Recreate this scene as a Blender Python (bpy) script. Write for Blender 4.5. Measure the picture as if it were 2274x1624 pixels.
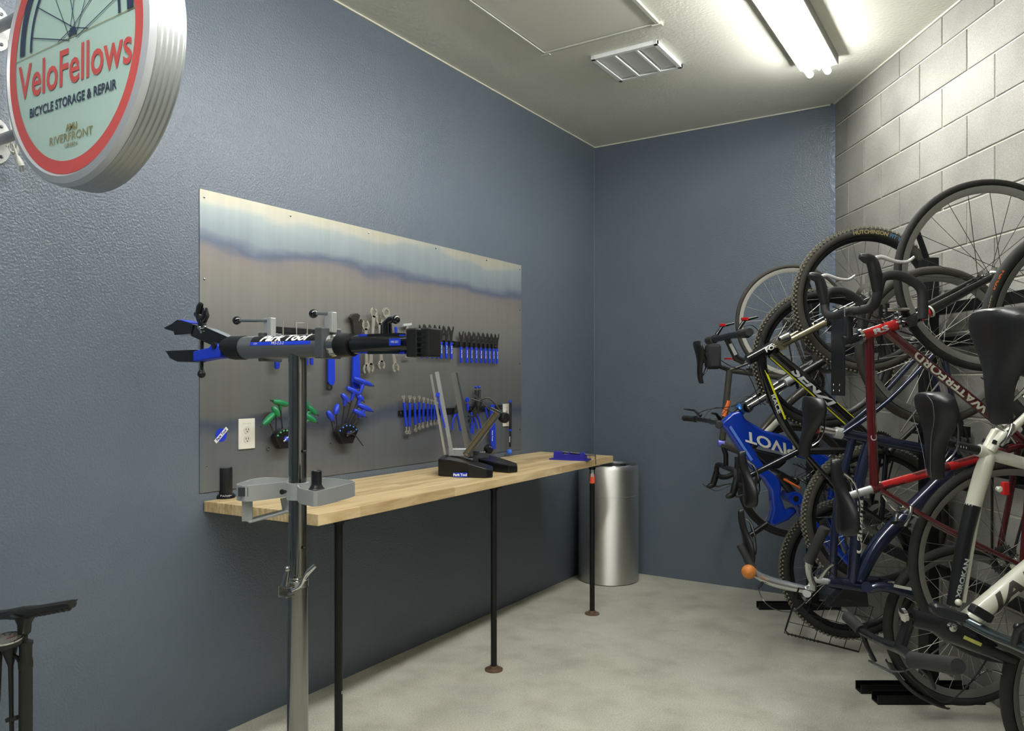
import bpy, bmesh, math, random
from math import sin, cos, pi, radians, sqrt
from mathutils import Vector, Matrix
random.seed(7)
for _o in list(bpy.data.objects): bpy.data.objects.remove(_o, do_unlink=True)
SC = bpy.context.scene
COL = SC.collection

# ------------------------------------------------------------------ camera
# room frame: left wall is the plane x = 0, back wall y = 5.40, floor z = 0
F_PX, CX, HY, CAMH, CAMX = 1725.0, 1137.0, 849.0, 1.43, 2.70
YAW = radians(32.62)
RV = Vector((cos(YAW), sin(YAW), 0)); FV = Vector((-sin(YAW), cos(YAW), 0)); UP = Vector((0, 0, 1))
CAM = Vector((CAMX, 0, CAMH))
cd = bpy.data.cameras.new('camera'); cam = bpy.data.objects.new('camera', cd); COL.objects.link(cam)
cam.location = CAM; cam.rotation_euler = (radians(90), 0, YAW)
cd.sensor_width = 36; cd.lens = 36 * F_PX / 2274; cd.shift_y = (HY - 812) / 2274; cd.clip_start = 0.02
SC.camera = cam
vs = SC.view_settings
vs.view_transform = 'Standard'; vs.look = 'None'; vs.gamma = 1.0; vs.use_curve_mapping = False
vs.exposure = 3.1
w = bpy.data.worlds.new('world'); SC.world = w; w.use_nodes = True
w.node_tree.nodes['Background'].inputs[0].default_value = (0.60, 0.63, 0.62, 1)
w.node_tree.nodes['Background'].inputs[1].default_value = 0.3
TUBE_L = 8.5          # radiance of the fluorescent tubes
CEIL = 3.246

def P(px, py, d):      # world point seen at photo pixel px,py at real distance d along the view axis
    return CAM + RV * ((px - CX) / F_PX * d) + FV * d + UP * ((HY - py) / F_PX * d)
def at_z(px, py, z):
    return P(px, py, F_PX * (CAMH - z) / (py - HY))
def at_x(px, py, x):   # on a plane parallel to the left wall
    k = (px - CX) / F_PX
    d = (x - CAMX) / (RV.x * k + FV.x)
    return P(px, py, d)
def at_y(px, py, y):
    k = (px - CX) / F_PX
    d = y / (RV.y * k + FV.y)
    return P(px, py, d)

# ------------------------------------------------------------------ materials
def lin(c):
    r = []
    for v in c[:3]:
        v = v / 255.0
        r.append(v / 12.92 if v <= .04045 else ((v + .055) / 1.055) ** 2.4)
    return (*r, 1)
MATS = {}
def mat(name, col, rough=.5, metal=0, bump=0, bscale=100, var=0, vscale=8, coat=0, emit=0, spec=.5, bdist=.002, aniso=0, randv=0, alpha=1):
    if name in MATS: return MATS[name]
    m = bpy.data.materials.new(name); m.use_nodes = True; MATS[name] = m
    nt = m.node_tree; b = nt.nodes['Principled BSDF']
    c = lin(col); b.inputs['Base Color'].default_value = c
    b.inputs['Roughness'].default_value = rough; b.inputs['Metallic'].default_value = metal
    b.inputs['Coat Weight'].default_value = coat; b.inputs['Specular IOR Level'].default_value = spec
    if aniso: b.inputs['Anisotropic'].default_value = aniso
    if emit:
        b.inputs['Emission Color'].default_value = c; b.inputs['Emission Strength'].default_value = emit
    tc = None
    if bump or var: tc = nt.nodes.new('ShaderNodeTexCoord')
    if bump:
        n = nt.nodes.new('ShaderNodeTexNoise'); n.inputs['Scale'].default_value = bscale; n.inputs['Detail'].default_value = 3
        bm = nt.nodes.new('ShaderNodeBump'); bm.inputs['Strength'].default_value = bump; bm.inputs['Distance'].default_value = bdist
        nt.links.new(tc.outputs['Object'], n.inputs['Vector']); nt.links.new(n.outputs[0], bm.inputs['Height'])
        nt.links.new(bm.outputs[0], b.inputs['Normal'])
    src = None
    if var:
        n = nt.nodes.new('ShaderNodeTexNoise'); n.inputs['Scale'].default_value = vscale; n.inputs['Detail'].default_value = 5
        nt.links.new(tc.outputs['Object'], n.inputs['Vector'])
        mr = nt.nodes.new('ShaderNodeMapRange'); mr.inputs[1].default_value = .3; mr.inputs[2].default_value = .7
        mr.inputs[3].default_value = 1 - var; mr.inputs[4].default_value = 1 + var
        nt.links.new(n.outputs[0], mr.inputs[0]); src = mr.outputs[0]
    if randv:
        oi = nt.nodes.new('ShaderNodeObjectInfo'); mr = nt.nodes.new('ShaderNodeMapRange')
        mr.inputs[3].default_value = 1 - randv; mr.inputs[4].default_value = 1 + randv
        nt.links.new(oi.outputs['Random'], mr.inputs[0])
        if src:
            mm = nt.nodes.new('ShaderNodeMath'); mm.operation = 'MULTIPLY'
            nt.links.new(src, mm.inputs[0]); nt.links.new(mr.outputs[0], mm.inputs[1]); src = mm.outputs[0]
        else: src = mr.outputs[0]
    if src:
        vm = nt.nodes.new('ShaderNodeVectorMath'); vm.operation = 'SCALE'; vm.inputs[0].default_value = c[:3]
        nt.links.new(src, vm.inputs['Scale']); nt.links.new(vm.outputs[0], b.inputs['Base Color'])
    return m
def ramp(nt, stops, fac):
    r = nt.nodes.new('ShaderNodeValToRGB'); e = r.color_ramp.elements
    while len(e) < len(stops): e.new(.5)
    for i, (p, c) in enumerate(stops): e[i].position = p; e[i].color = lin(c)
    nt.links.new(fac, r.inputs[0]); return r

BLACK = mat('black_plastic', (17, 17, 18), .45)
RUBBER = mat('tyre_rubber', (30, 29, 27), .8, var=.12, vscale=30)
RUBBER_OLD = mat('dusty_tyre_rubber', (54, 52, 46), .85, var=.15, vscale=30)
SADDLE = mat('saddle_leather', (17, 17, 19), .38, bump=.15, bscale=400, bdist=.0005)
BGLOSS = mat('black_gloss_paint', (12, 12, 14), .12, coat=.6)
BSATIN = mat('black_satin_paint', (18, 19, 22), .35)
GREYM = mat('grey_satin_metal', (95, 97, 98), .35, metal=.8)
STEEL = mat('polished_steel', (175, 175, 172), .16, metal=1)
TST = mat('bright_stand_steel', (188, 189, 186), .28, metal=.6)
CHROME = mat('chrome', (200, 200, 198), .06, metal=1)
ALU = mat('brushed_aluminium', (178, 180, 179), .4, metal=.45)
ALUD = mat('dull_rim_aluminium', (120, 120, 116), .45, metal=.6)
SPOKE = mat('spoke_steel', (120, 120, 115), .4, metal=.8)
SPOKE_W = mat('bright_spoke_steel', (190, 190, 180), .35, metal=.6)
PBLUE = mat('tool_blue', (24, 55, 190), .4)
PGREEN = mat('tool_green', (20, 120, 72), .42)
WHITE = mat('white_print', (225, 225, 220), .5)
WHITEP = mat('white_paint', (222, 222, 215), .35)
RED = mat('bright_red_paint', (165, 14, 18), .25, coat=.5)
DRED = mat('deep_red_paint', (76, 9, 15), .22, coat=.6)
NAVY = mat('navy_metallic_paint', (30, 36, 62), .2, coat=.7, metal=.3)
CREAM = mat('cream_white_paint', (205, 205, 190), .3, coat=.4)
YEL = mat('yellow_print', (205, 205, 20), .4)
MBLUE = mat('vivid_blue_paint', (6, 50, 160), .25, coat=.5)
ORNG = mat('orange_print', (225, 110, 40), .45)
LGREY = mat('light_grey_print', (175, 178, 178), .5)
GRIP = mat('rubber_grip', (34, 34, 34), .7)
DSTEEL = mat('dark_tool_steel', (62, 60, 57), .42, metal=.6)
CSTEEL = mat('satin_tool_steel', (172, 168, 156), .35, metal=.5)

# ------------------------------------------------------------------ mesh builder
def perp(a):
    a = a.normalized(); h = UP if abs(a.z) < .9 else Vector((1, 0, 0))
    u = a.cross(h).normalized(); return u, a.cross(u).normalized()
class MB:
    def __init__(s): s.v = []; s.f = []
    def add(s, vs, fs):
        o = len(s.v); s.v += [Vector(v) for v in vs]; s.f += [tuple(i + o for i in f) for f in fs]; return s
    def box(s, c, sz, M=None):
        c = Vector(c); M = M or Matrix.Identity(3)
        vs = [c + M @ Vector((x * sz[0] / 2, y * sz[1] / 2, z * sz[2] / 2)) for x in (-1, 1) for y in (-1, 1) for z in (-1, 1)]
        return s.add(vs, [(0, 1, 3, 2), (4, 6, 7, 5), (0, 4, 5, 1), (2, 3, 7, 6), (0, 2, 6, 4), (1, 5, 7, 3)])
    def obox(s, c, ax, ay, az, sx, sy, sz):
        M = Matrix((ax, ay, az)).transposed(); return s.box(c, (sx, sy, sz), M)
    def bar(s, a, b, w, t, side=None):   # flat bar a->b, w wide along side, t thick
        a = Vector(a); b = Vector(b); ax = (b - a).normalized()
        if side is None: sd, th = perp(ax)
        else:
            sd = (Vector(side) - ax * Vector(side).dot(ax)).normalized(); th = ax.cross(sd).normalized()
        return s.obox((a + b) / 2, ax, sd, th, (b - a).length, w, t)
    def tube(s, pts, r, n=12, cap=True, sm=0):
        pts = [Vector(p) for p in pts]
        rs = list(r) if hasattr(r, '__len__') else [r] * len(pts)
        if sm and len(pts) > 2:
            q = []; qr = []
            for i in range(len(pts) - 1):
                p0 = pts[max(i - 1, 0)]; p1 = pts[i]; p2 = pts[i + 1]; p3 = pts[min(i + 2, len(pts) - 1)]
                for k in range(sm):
                    t = k / sm
                    q.append(.5 * ((2 * p1) + (p2 - p0) * t + (2 * p0 - 5 * p1 + 4 * p2 - p3) * t * t + (-p0 + 3 * p1 - 3 * p2 + p3) * t ** 3))
                    qr.append(rs[i] * (1 - t) + rs[i + 1] * t)
            q.append(pts[-1]); qr.append(rs[-1]); pts, rs = q, qr
        N = len(pts); vs = []; fs = []; u = None
        for i in range(N):
            t = (pts[min(i + 1, N - 1)] - pts[max(i - 1, 0)]).normalized()
            if u is None: u, _ = perp(t)
            u = (u - t * u.dot(t)).normalized(); v = t.cross(u)
            for k in range(n):
                a = 2 * pi * k / n; vs.append(pts[i] + (u * cos(a) + v * sin(a)) * rs[i])
        for i in range(N - 1):
            for k in range(n):
                k2 = (k + 1) % n; fs.append((i * n + k, i * n + k2, (i + 1) * n + k2, (i + 1) * n + k))
        if cap: fs.append(tuple(range(n))[::-1]); fs.append(tuple(range((N - 1) * n, N * n)))
        return s.add(vs, fs)
    def lathe(s, o, axis, prof, n=32, closed=False):   # prof: (r, h) along axis
        o = Vector(o); axis = Vector(axis).normalized(); u, v = perp(axis); vs = []; fs = []; m = len(prof)
        for (r, h) in prof:
            for k in range(n):
                a = 2 * pi * k / n; vs.append(o + axis * h + (u * cos(a) + v * sin(a)) * r)
        for i in range(m - 1 + (1 if closed else 0)):
            j = (i + 1) % m
            for k in range(n):
                k2 = (k + 1) % n; fs.append((i * n + k, i * n + k2, j * n + k2, j * n + k))
        if not closed:
            if prof[0][0] > 1e-5: fs.append(tuple(range(n))[::-1])
            if prof[-1][0] > 1e-5: fs.append(tuple(range((m - 1) * n, m * n)))
        return s.add(vs, fs)
    def ball(s, c, r, n=16, sc=(1, 1, 1)):
        vs = []; fs = []; m = n // 2; c = Vector(c)
        for i in range(m + 1):
            t = pi * i / m
            for k in range(n):
                a = 2 * pi * k / n
                vs.append(c + Vector((r * sin(t) * cos(a) * sc[0], r * sin(t) * sin(a) * sc[1], r * cos(t) * sc[2])))
        for i in range(m):
            for k in range(n): fs.append((i * n + k, (i + 1) * n + k, (i + 1) * n + (k + 1) % n, i * n + (k + 1) % n))
        return s.add(vs, fs)
    def prism(s, poly, ext):
        poly = [Vector(p) for p in poly]; e = Vector(ext); n = len(poly)
        vs = poly + [p + e for p in poly]
        fs = [tuple(range(n)), tuple(range(2 * n - 1, n - 1, -1))] + [(i, i + n, (i + 1) % n + n, (i + 1) % n) for i in range(n)]
        return s.add(vs, fs)
    def ring(s, c, nrm, R, prof, n=64, e1=None):   # prof: list of (dr, dw) closed around tube section
        c = Vector(c); nrm = Vector(nrm).normalized(); u, v = perp(nrm); vs = []; fs = []; m = len(prof)
        for k in range(n):
            a = 2 * pi * k / n; d = u * cos(a) + v * sin(a)
            for (dr, dw) in prof: vs.append(c + d * (R + dr) + nrm * dw)
        for k in range(n):
            k2 = (k + 1) % n
            for j in range(m):
                j2 = (j + 1) % m; fs.append((k * m + j, k * m + j2, k2 * m + j2, k2 * m + j))
        return s.add(vs, fs)
    def build(s, name, m, parent=None, smooth=True, bevel=0, origin=None, flip=True):
        me = bpy.data.meshes.new(name)
        org = Vector(origin) if origin is not None else Vector((0, 0, 0))
        me.from_pydata([tuple(v - org) for v in s.v], [], s.f); me.update()
        if flip:
            bm = bmesh.new(); bm.from_mesh(me); bmesh.ops.recalc_face_normals(bm, faces=bm.faces); bm.to_mesh(me); bm.free()
        o = bpy.data.objects.new(name, me); COL.objects.link(o); o.location = org
        me.materials.append(m)
        if smooth:
            for p in me.polygons: p.use_smooth = True
            try: me.set_sharp_from_angle(angle=radians(40))
            except Exception: pass
        if bevel:
            bv = o.modifiers.new('bevel', 'BEVEL'); bv.width = bevel; bv.segments = 2; bv.limit_method = 'ANGLE'
        if parent is not None: attach(o, parent)
        return o
def wmat(o):
    # world matrix of an object built here (translations only)
    return o.get('_wm') or (0, 0, 0)
def wloc(o):
    l = Vector(o.location)
    p = o.parent
    while p is not None: l = l + Vector(p.location); p = p.parent
    return l
def attach(o, parent):
    l = Vector(o.location); o.parent = parent; o.location = l - wloc(parent)
def tag(o, label=None, cat=None, group=None, kind=None):
    if label: o['label'] = label
    if cat: o['category'] = cat
    if group: o['group'] = group
    if kind: o['kind'] = kind
    return o
def thing(name, loc, label, cat, group=None):
    o = bpy.data.objects.new(name, None); COL.objects.link(o); o.location = Vector(loc); o.empty_display_size = .05
    return tag(o, label, cat, group)
def dup(root, delta, label=None, parent=None):
    def cp(o, par):
        c = o.copy(); COL.objects.link(c); c.parent = par
        for ch in kids.get(o.name, []): cp(ch, c)
        return c
    kids = {}
    for o in bpy.data.objects:
        if o.parent: kids.setdefault(o.parent.name, []).append(o)
    r = cp(root, parent); r.location = Vector(root.location) + Vector(delta)
    if label: r['label'] = label
    return r

# flat print: text outlines mapped by a function (x, y) -> world point
def text_mb(s, size, fmap, shear=0, sx=1.0, align='CENTER', bold=0, spacing=1.0, step=0):
    cu = bpy.data.curves.new('t', 'FONT'); cu.body = s; cu.size = size; cu.align_x = align; cu.align_y = 'CENTER'
    cu.shear = shear; cu.offset = bold; cu.space_character = spacing; cu.resolution_u = 3
    o = bpy.data.objects.new('t', cu); COL.objects.link(o)
    dg = bpy.context.evaluated_depsgraph_get(); me = bpy.data.meshes.new_from_object(o.evaluated_get(dg))
    if step:
        bm = bmesh.new(); bm.from_mesh(me); bmesh.ops.dissolve_limit(bm, angle_limit=.01, verts=bm.verts, edges=bm.edges)
        ys = [v.co.y for v in bm.verts]; y = min(ys) + step
        while y < max(ys):
            bmesh.ops.bisect_plane(bm, geom=bm.verts[:] + bm.edges[:] + bm.faces[:], plane_co=(0, y, 0), plane_no=(0, 1, 0)); y += step
        bmesh.ops.triangulate(bm, faces=bm.faces[:]); bm.to_mesh(me); bm.free()
    b = MB()
    b.add([fmap(v.co.x * sx, v.co.y) for v in me.vertices], [tuple(p.vertices) for p in me.polygons])
    bpy.data.objects.remove(o, do_unlink=True); bpy.data.meshes.remove(me)
    return b
def text_flat(s, size, org, ex, ey, name, m, parent, **k):
    ex = Vector(ex).normalized(); ey = Vector(ey).normalized(); org = Vector(org)
    return text_mb(s, size, lambda x, y: org + ex * x + ey * y, **k).build(name, m, parent, smooth=False, flip=False)
def text_tube(s, size, A, B, r, face, at, name, m, parent, dang=0, **k):
    A = Vector(A); B = Vector(B); a = (B - A).normalized(); face = Vector(face); n = (face - a * face.dot(a)).normalized(); b = n.cross(a)
    L = (B - A).length
    f = lambda x, y: A + a * (L * at + x) + (n * cos(y / r + dang) + b * sin(y / r + dang)) * r
    return text_mb(s, size, f, step=r * .22, **k).build(name, m, parent, smooth=False, flip=False)
# ================================================================== room shell
def wall_paint():
    m = mat('blue_grey_wall_paint', (104, 113, 124), .32, bump=.0, spec=.5)
    nt = m.node_tree; b = nt.nodes['Principled BSDF']
    tc = nt.nodes.new('ShaderNodeTexCoord')
    n = nt.nodes.new('ShaderNodeTexNoise'); n.inputs['Scale'].default_value = 120; n.inputs['Detail'].default_value = 2.5
    n2 = nt.nodes.new('ShaderNodeTexNoise'); n2.inputs['Scale'].default_value = 2.2; n2.inputs['Detail'].default_value = 3
    bp = nt.nodes.new('ShaderNodeBump'); bp.inputs['Strength'].default_value = .7; bp.inputs['Distance'].default_value = .004
    for q in (n, n2): nt.links.new(tc.outputs['Object'], q.inputs['Vector'])
    nt.links.new(n.outputs[0], bp.inputs['Height']); nt.links.new(bp.outputs[0], b.inputs['Normal'])
    r = ramp(nt, [(.3, (91, 101, 113)), (.7, (96, 105, 116))], n2.outputs[0]); nt.links.new(r.outputs[0], b.inputs['Base Color'])
    return m
WALLM = wall_paint()
def plaster():
    m = mat('ceiling_plaster', (222, 222, 210), .75, bump=.5, bscale=60, bdist=.005, var=.02, vscale=3); return m
CEILM = plaster()
def concrete():
    m = mat('concrete_floor_finish', (150, 150, 138), .6)
    nt = m.node_tree; b = nt.nodes['Principled BSDF']; tc = nt.nodes.new('ShaderNodeTexCoord')
    def noise(s, d=6, dist=0):
        n = nt.nodes.new('ShaderNodeTexNoise'); n.inputs['Scale'].default_value = s; n.inputs['Detail'].default_value = d
        n.inputs['Distortion'].default_value = dist; nt.links.new(tc.outputs['Object'], n.inputs['Vector']); return n.outputs[0]
    r1 = ramp(nt, [(.32, (184, 182, 170)), (.5, (194, 192, 178)), (.7, (203, 201, 187))], noise(2.2, 6, .1))
    r2 = ramp(nt, [(.30, (212, 209, 204)), (.55, (255, 255, 255))], noise(5.5, 8, .2))
    r3 = ramp(nt, [(.645, (0, 0, 0)), (.70, (255, 255, 255))], noise(21, 5, 1.5))
    r4 = ramp(nt, [(.44, (225, 225, 225)), (.56, (255, 255, 255))], noise(160, 2))
    def mixc(mode, fac, a, c):
        x = nt.nodes.new('ShaderNodeMix'); x.data_type = 'RGBA'; x.blend_type = mode
        if isinstance(fac, float): x.inputs[0].default_value = fac
        else: nt.links.new(fac, x.inputs[0])
        nt.links.new(a, x.inputs[6])
        if isinstance(c, tuple): x.inputs[7].default_value = c
        else: nt.links.new(c, x.inputs[7])
        return x.outputs[2]
    c = mixc('MULTIPLY', .55, r1.outputs[0], r2.outputs[0]); c = mixc('MULTIPLY', .8, c, r4.outputs[0])
    mm = nt.nodes.new('ShaderNodeMath'); mm.operation = 'MULTIPLY'; mm.inputs[1].default_value = .55; nt.links.new(r3.outputs[0], mm.inputs[0])
    c = mixc('MIX', mm.outputs[0], c, lin((196, 196, 186)))
    nt.links.new(c, b.inputs['Base Color'])
    bp = nt.nodes.new('ShaderNodeBump'); bp.inputs['Strength'].default_value = .2; bp.inputs['Distance'].default_value = .004
    nt.links.new(noise(40, 6), bp.inputs['Height']); nt.links.new(bp.outputs[0], b.inputs['Normal'])
    return m
FLOORM = concrete()
# right hand block wall line
WC = Vector((1.746, 5.40, 0)); WDIR = Vector((.5570, -.8305, 0)).normalized(); WN = Vector((WDIR.y, -WDIR.x, 0))  # WN points into the room
if WN.dot(Vector((-1, 0, 0))) < 0: WN = -WN
WEND = WC + WDIR * 9.15
Y0 = WEND.y
T = .12
def struct(b, name, m, smooth=False):
    o = b.build(name, m, smooth=smooth); o['kind'] = 'structure'; return o
fl = MB().prism([(-T, Y0 - T, -T), (WEND.x + T + .1, Y0 - T, -T), (WEND.x + T + .1, Y0, -T), (WC.x + T + .1, 5.4 + T, -T), (-T, 5.4 + T, -T)], (0, 0, T))
floor = struct(fl, 'floor', FLOORM)
fl = MB().prism([(-T, Y0 - T, CEIL), (WEND.x + T + .1, Y0 - T, CEIL), (WEND.x + T + .1, Y0, CEIL), (WC.x + T + .1, 5.4 + T, CEIL), (-T, 5.4 + T, CEIL)], (0, 0, T))
ceiling = struct(fl, 'ceiling', CEILM)
wall_left = struct(MB().prism([(-T, Y0, 0), (0, Y0, 0), (0, 5.4, 0), (-T, 5.4, 0)], (0, 0, CEIL)), 'wall_left', WALLM)
wall_back = struct(MB().prism([(-T, 5.4, 0), (WC.x + .02, 5.4, 0), (WC.x + .02, 5.4 + T, 0), (-T, 5.4 + T, 0)], (0, 0, CEIL)), 'wall_back', WALLM)
wall_front = struct(MB().prism([(-T, Y0, 0), (WEND.x, Y0, 0), (WEND.x, Y0 - T, 0), (-T, Y0 - T, 0)], (0, 0, CEIL)), 'wall_front', mat('front_wall_paint', (90, 98, 110), .6))
# mortar backing with blocks proud of it
MORTAR = mat('mortar', (212, 210, 196), .85, bump=.6, bscale=150, bdist=.002, var=.06, vscale=20)
p0 = WC; p1 = WEND
wall_right = struct(MB().prism([p0, p1, p1 - WN * T, p0 - WN * T], (0, 0, CEIL)), 'wall_right', MORTAR)
def cmu():
    m = mat('concrete_block', (178, 174, 163), .85, var=.0)
    nt = m.node_tree; b = nt.nodes['Principled BSDF']; tc = nt.nodes.new('ShaderNodeTexCoord'); oi = nt.nodes.new('ShaderNodeObjectInfo')
    ad = nt.nodes.new('ShaderNodeVectorMath'); ad.operation = 'ADD'; nt.links.new(tc.outputs['Object'], ad.inputs[0]); nt.links.new(oi.outputs['Location'], ad.inputs[1])
    n = nt.nodes.new('ShaderNodeTexNoise'); n.inputs['Scale'].default_value = 2.6; n.inputs['Detail'].default_value = 5; nt.links.new(ad.outputs[0], n.inputs['Vector'])
    f = nt.nodes.new('ShaderNodeTexNoise'); f.inputs['Scale'].default_value = 260; f.inputs['Detail'].default_value = 3; nt.links.new(ad.outputs[0], f.inputs['Vector'])
    r = ramp(nt, [(.3, (134, 132, 127)), (.5, (150, 148, 142)), (.75, (164, 162, 154))], n.outputs[0])
    r2 = ramp(nt, [(.35, (205, 205, 205)), (.6, (255, 255, 255))], f.outputs[0])
    mr = nt.nodes.new('ShaderNodeMapRange'); mr.inputs[3].default_value = .80; mr.inputs[4].default_value = 1.10; nt.links.new(oi.outputs['Random'], mr.inputs[0])
    mx = nt.nodes.new('ShaderNodeMix'); mx.data_type = 'RGBA'; mx.blend_type = 'MULTIPLY'; mx.inputs[0].default_value = .7
    nt.links.new(r.outputs[0], mx.inputs[6]); nt.links.new(r2.outputs[0], mx.inputs[7])
    vm = nt.nodes.new('ShaderNodeVectorMath'); vm.operation = 'SCALE'; nt.links.new(mx.outputs[2], vm.inputs[0]); nt.links.new(mr.outputs[0], vm.inputs['Scale'])
    nt.links.new(vm.outputs[0], b.inputs['Base Color'])
    bp = nt.nodes.new('ShaderNodeBump'); bp.inputs['Strength'].default_value = .5; bp.inputs['Distance'].default_value = .002
    nt.links.new(f.outputs[0], bp.inputs['Height']); nt.links.new(bp.outputs[0], b.inputs['Normal'])
    return m
CMU = cmu()
def block_mesh(L, H, nm):
    b = MB(); g = .0048; D = .0065; ch = .002
    outer = [(-L / 2 + g, -H / 2 + g), (L / 2 - g, -H / 2 + g), (L / 2 - g, H / 2 - g), (-L / 2 + g, H / 2 - g)]
    inner = [(x - math.copysign(ch, x), z - math.copysign(ch, z)) for x, z in outer]
    vs = [WDIR * x + UP * z - WN * .004 for x, z in outer] + [WDIR * x + UP * z + WN * (D - ch) for x, z in outer] + [WDIR * x + UP * z + WN * D for x, z in inner]
    fs = [(0, 1, 5, 4), (1, 2, 6, 5), (2, 3, 7, 6), (3, 0, 4, 7), (4, 5, 9, 8), (5, 6, 10, 9), (6, 7, 11, 10), (7, 4, 8, 11), (8, 9, 10, 11)]
    b.add(vs, fs); o = b.build(nm, CMU, smooth=False); me = o.data; bpy.data.objects.remove(o); return me
BM = {}
zs = [0.0, .045] + [.045 + .2032 * k for k in range(1, 16)] + [CEIL]
for r in range(len(zs) - 1):
    H = zs[r + 1] - zs[r]; off = 0.0 if r % 2 == 0 else .2032
    s0 = -off
    while s0 < 4.4:
        a = max(s0, 0.0); e = s0 + .4064
        if e - a > .03:
            key = (round(e - a, 3), round(H, 3))
            if key not in BM: BM[key] = block_mesh(e - a, H, 'concrete_block')
            o = bpy.data.objects.new('concrete_block', BM[key]); COL.objects.link(o)
            o.location = WC + WDIR * ((a + e) / 2) + UP * ((zs[r] + zs[r + 1]) / 2) + WN * random.uniform(-.0006, .0006)
            o.parent = wall_right
        s0 = e
# thin pale caulk lines at the ceiling
CAULK = mat('pale_caulk', (205, 205, 190), .7)
struct(MB().box((.004, (Y0 + 5.4) / 2, CEIL - .004), (.008, 5.4 - Y0, .008)), 'trim_1', CAULK)
struct(MB().box((WC.x / 2, 5.396, CEIL - .004), (WC.x, .008, .008)), 'trim_2', CAULK)
b = MB(); b.bar((WC + WN * .012 + UP * (CEIL - .006)), (WEND + WN * .012 + UP * (CEIL - .006)), .01, .01); struct(b, 'trim_3', CAULK)
struct(MB().box((.0015, 5.3985, CEIL / 2), (.003, .003, CEIL)), 'trim_4', mat('corner_paint', (112, 120, 130), .5))
# painted return strip where the back wall meets the block wall
b = MB(); b.box((WC.x - .012, 5.392, CEIL / 2), (.03, .016, CEIL)); struct(b, 'trim_5', mat('blue_edge_paint', (88, 102, 122), .3, bump=.5, bscale=40, bdist=.006))

# attic hatch in the ceiling
def cz(px, py, z=CEIL): 
    d = F_PX * (z - CAMH) / (HY - py); return P(px, py, d)
h1 = cz(1211, 118); h2 = cz(1458, 46); h0 = cz(1072, 12)
ex = Vector((1, 0, 0)); x1 = h1.x; x2 = h2.x; yb = (h1.y + h2.y) / 2
y0 = h0.y - .0
hx0, hx1 = min(x1, x2), max(x1, x2)
hy1 = yb; hy0 = yb - .76
t = thing('ceiling_hatch', ((hx0 + hx1) / 2, (hy0 + hy1) / 2, CEIL), 'square white access hatch in a thin frame set in the ceiling', 'hatch')
HM = mat('hatch_paint', (220, 220, 208), .6)
MB().box(((hx0 + hx1) / 2, (hy0 + hy1) / 2, CEIL - .003), (hx1 - hx0 - .03, hy1 - hy0 - .03, .006)).build('hatch_panel', HM, t, smooth=False)
for (a, c, sx, sy) in (((hx0 + hx1) / 2, hy0, hx1 - hx0, .018), ((hx0 + hx1) / 2, hy1, hx1 - hx0, .018), (hx0, (hy0 + hy1) / 2, .018, hy1 - hy0), (hx1, (hy0 + hy1) / 2, .018, hy1 - hy0)):
    MB().box((a, c, CEIL - .006), (sx, sy, .012)).build('frame_strip', mat('hatch_trim', (198, 199, 188), .5), t, smooth=False)
for (xx, yy, sz) in ((hx1 - .005, hy1 + .01, (.05, .03, .016)), (hx0 + .005, hy1 + .012, (.05, .02, .014))): MB().box((xx, yy, CEIL - .008), sz).build('corner_caulk', CAULK, t, smooth=False)
# exhaust grille
g = [cz(1312, 124), cz(1456, 87), cz(1519, 142), cz(1376, 174)]
gx0 = (g[0].x + g[3].x) / 2; gx1 = (g[1].x + g[2].x) / 2; gy0 = (g[0].y + g[1].y) / 2; gy1 = (g[2].y + g[3].y) / 2
gx0, gx1 = sorted((gx0, gx1)); gy0, gy1 = sorted((gy0, gy1))
t = thing('ceiling_vent', ((gx0 + gx1) / 2, (gy0 + gy1) / 2, CEIL), 'white louvred exhaust vent on the ceiling beside the hatch', 'vent')
VM = mat('vent_plastic', (228, 230, 230), .4)
W = gx1 - gx0; D = gy1 - gy0; cx = (gx0 + gx1) / 2; cy = (gy0 + gy1) / 2
b = MB()
for (x, y, sx, sy) in ((cx, gy0 + .012, W, .024), (cx, gy1 - .012, W, .024), (gx0 + .012, cy, .024, D), (gx1 - .012, cy, .024, D)): b.box((x, y, CEIL - .012), (sx, sy, .024))
b.box((cx, cy, CEIL - .002), (W - .02, D - .02, .004)); b.build('frame', VM, t, smooth=False, bevel=.003)
for k in (1, 2): MB().box((gx0 + W * k / 3, cy, CEIL - .014), (.012, D - .04, .02)).build('divider', VM, t, smooth=False)
for k in range(3):
    for q in range(12):
        y = gy0 + .03 + (D - .06) * (q + .5) / 12
        MB().obox((gx0 + W * (k + .5) / 3, y, CEIL - .010), Vector((1, 0, 0)), Vector((0, cos(.2), -sin(.2))), Vector((0, sin(.2), cos(.2))), W / 3 - .03, (D - .06) / 12 * .97, .0022).build('slat', VM, t, smooth=False)

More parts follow.
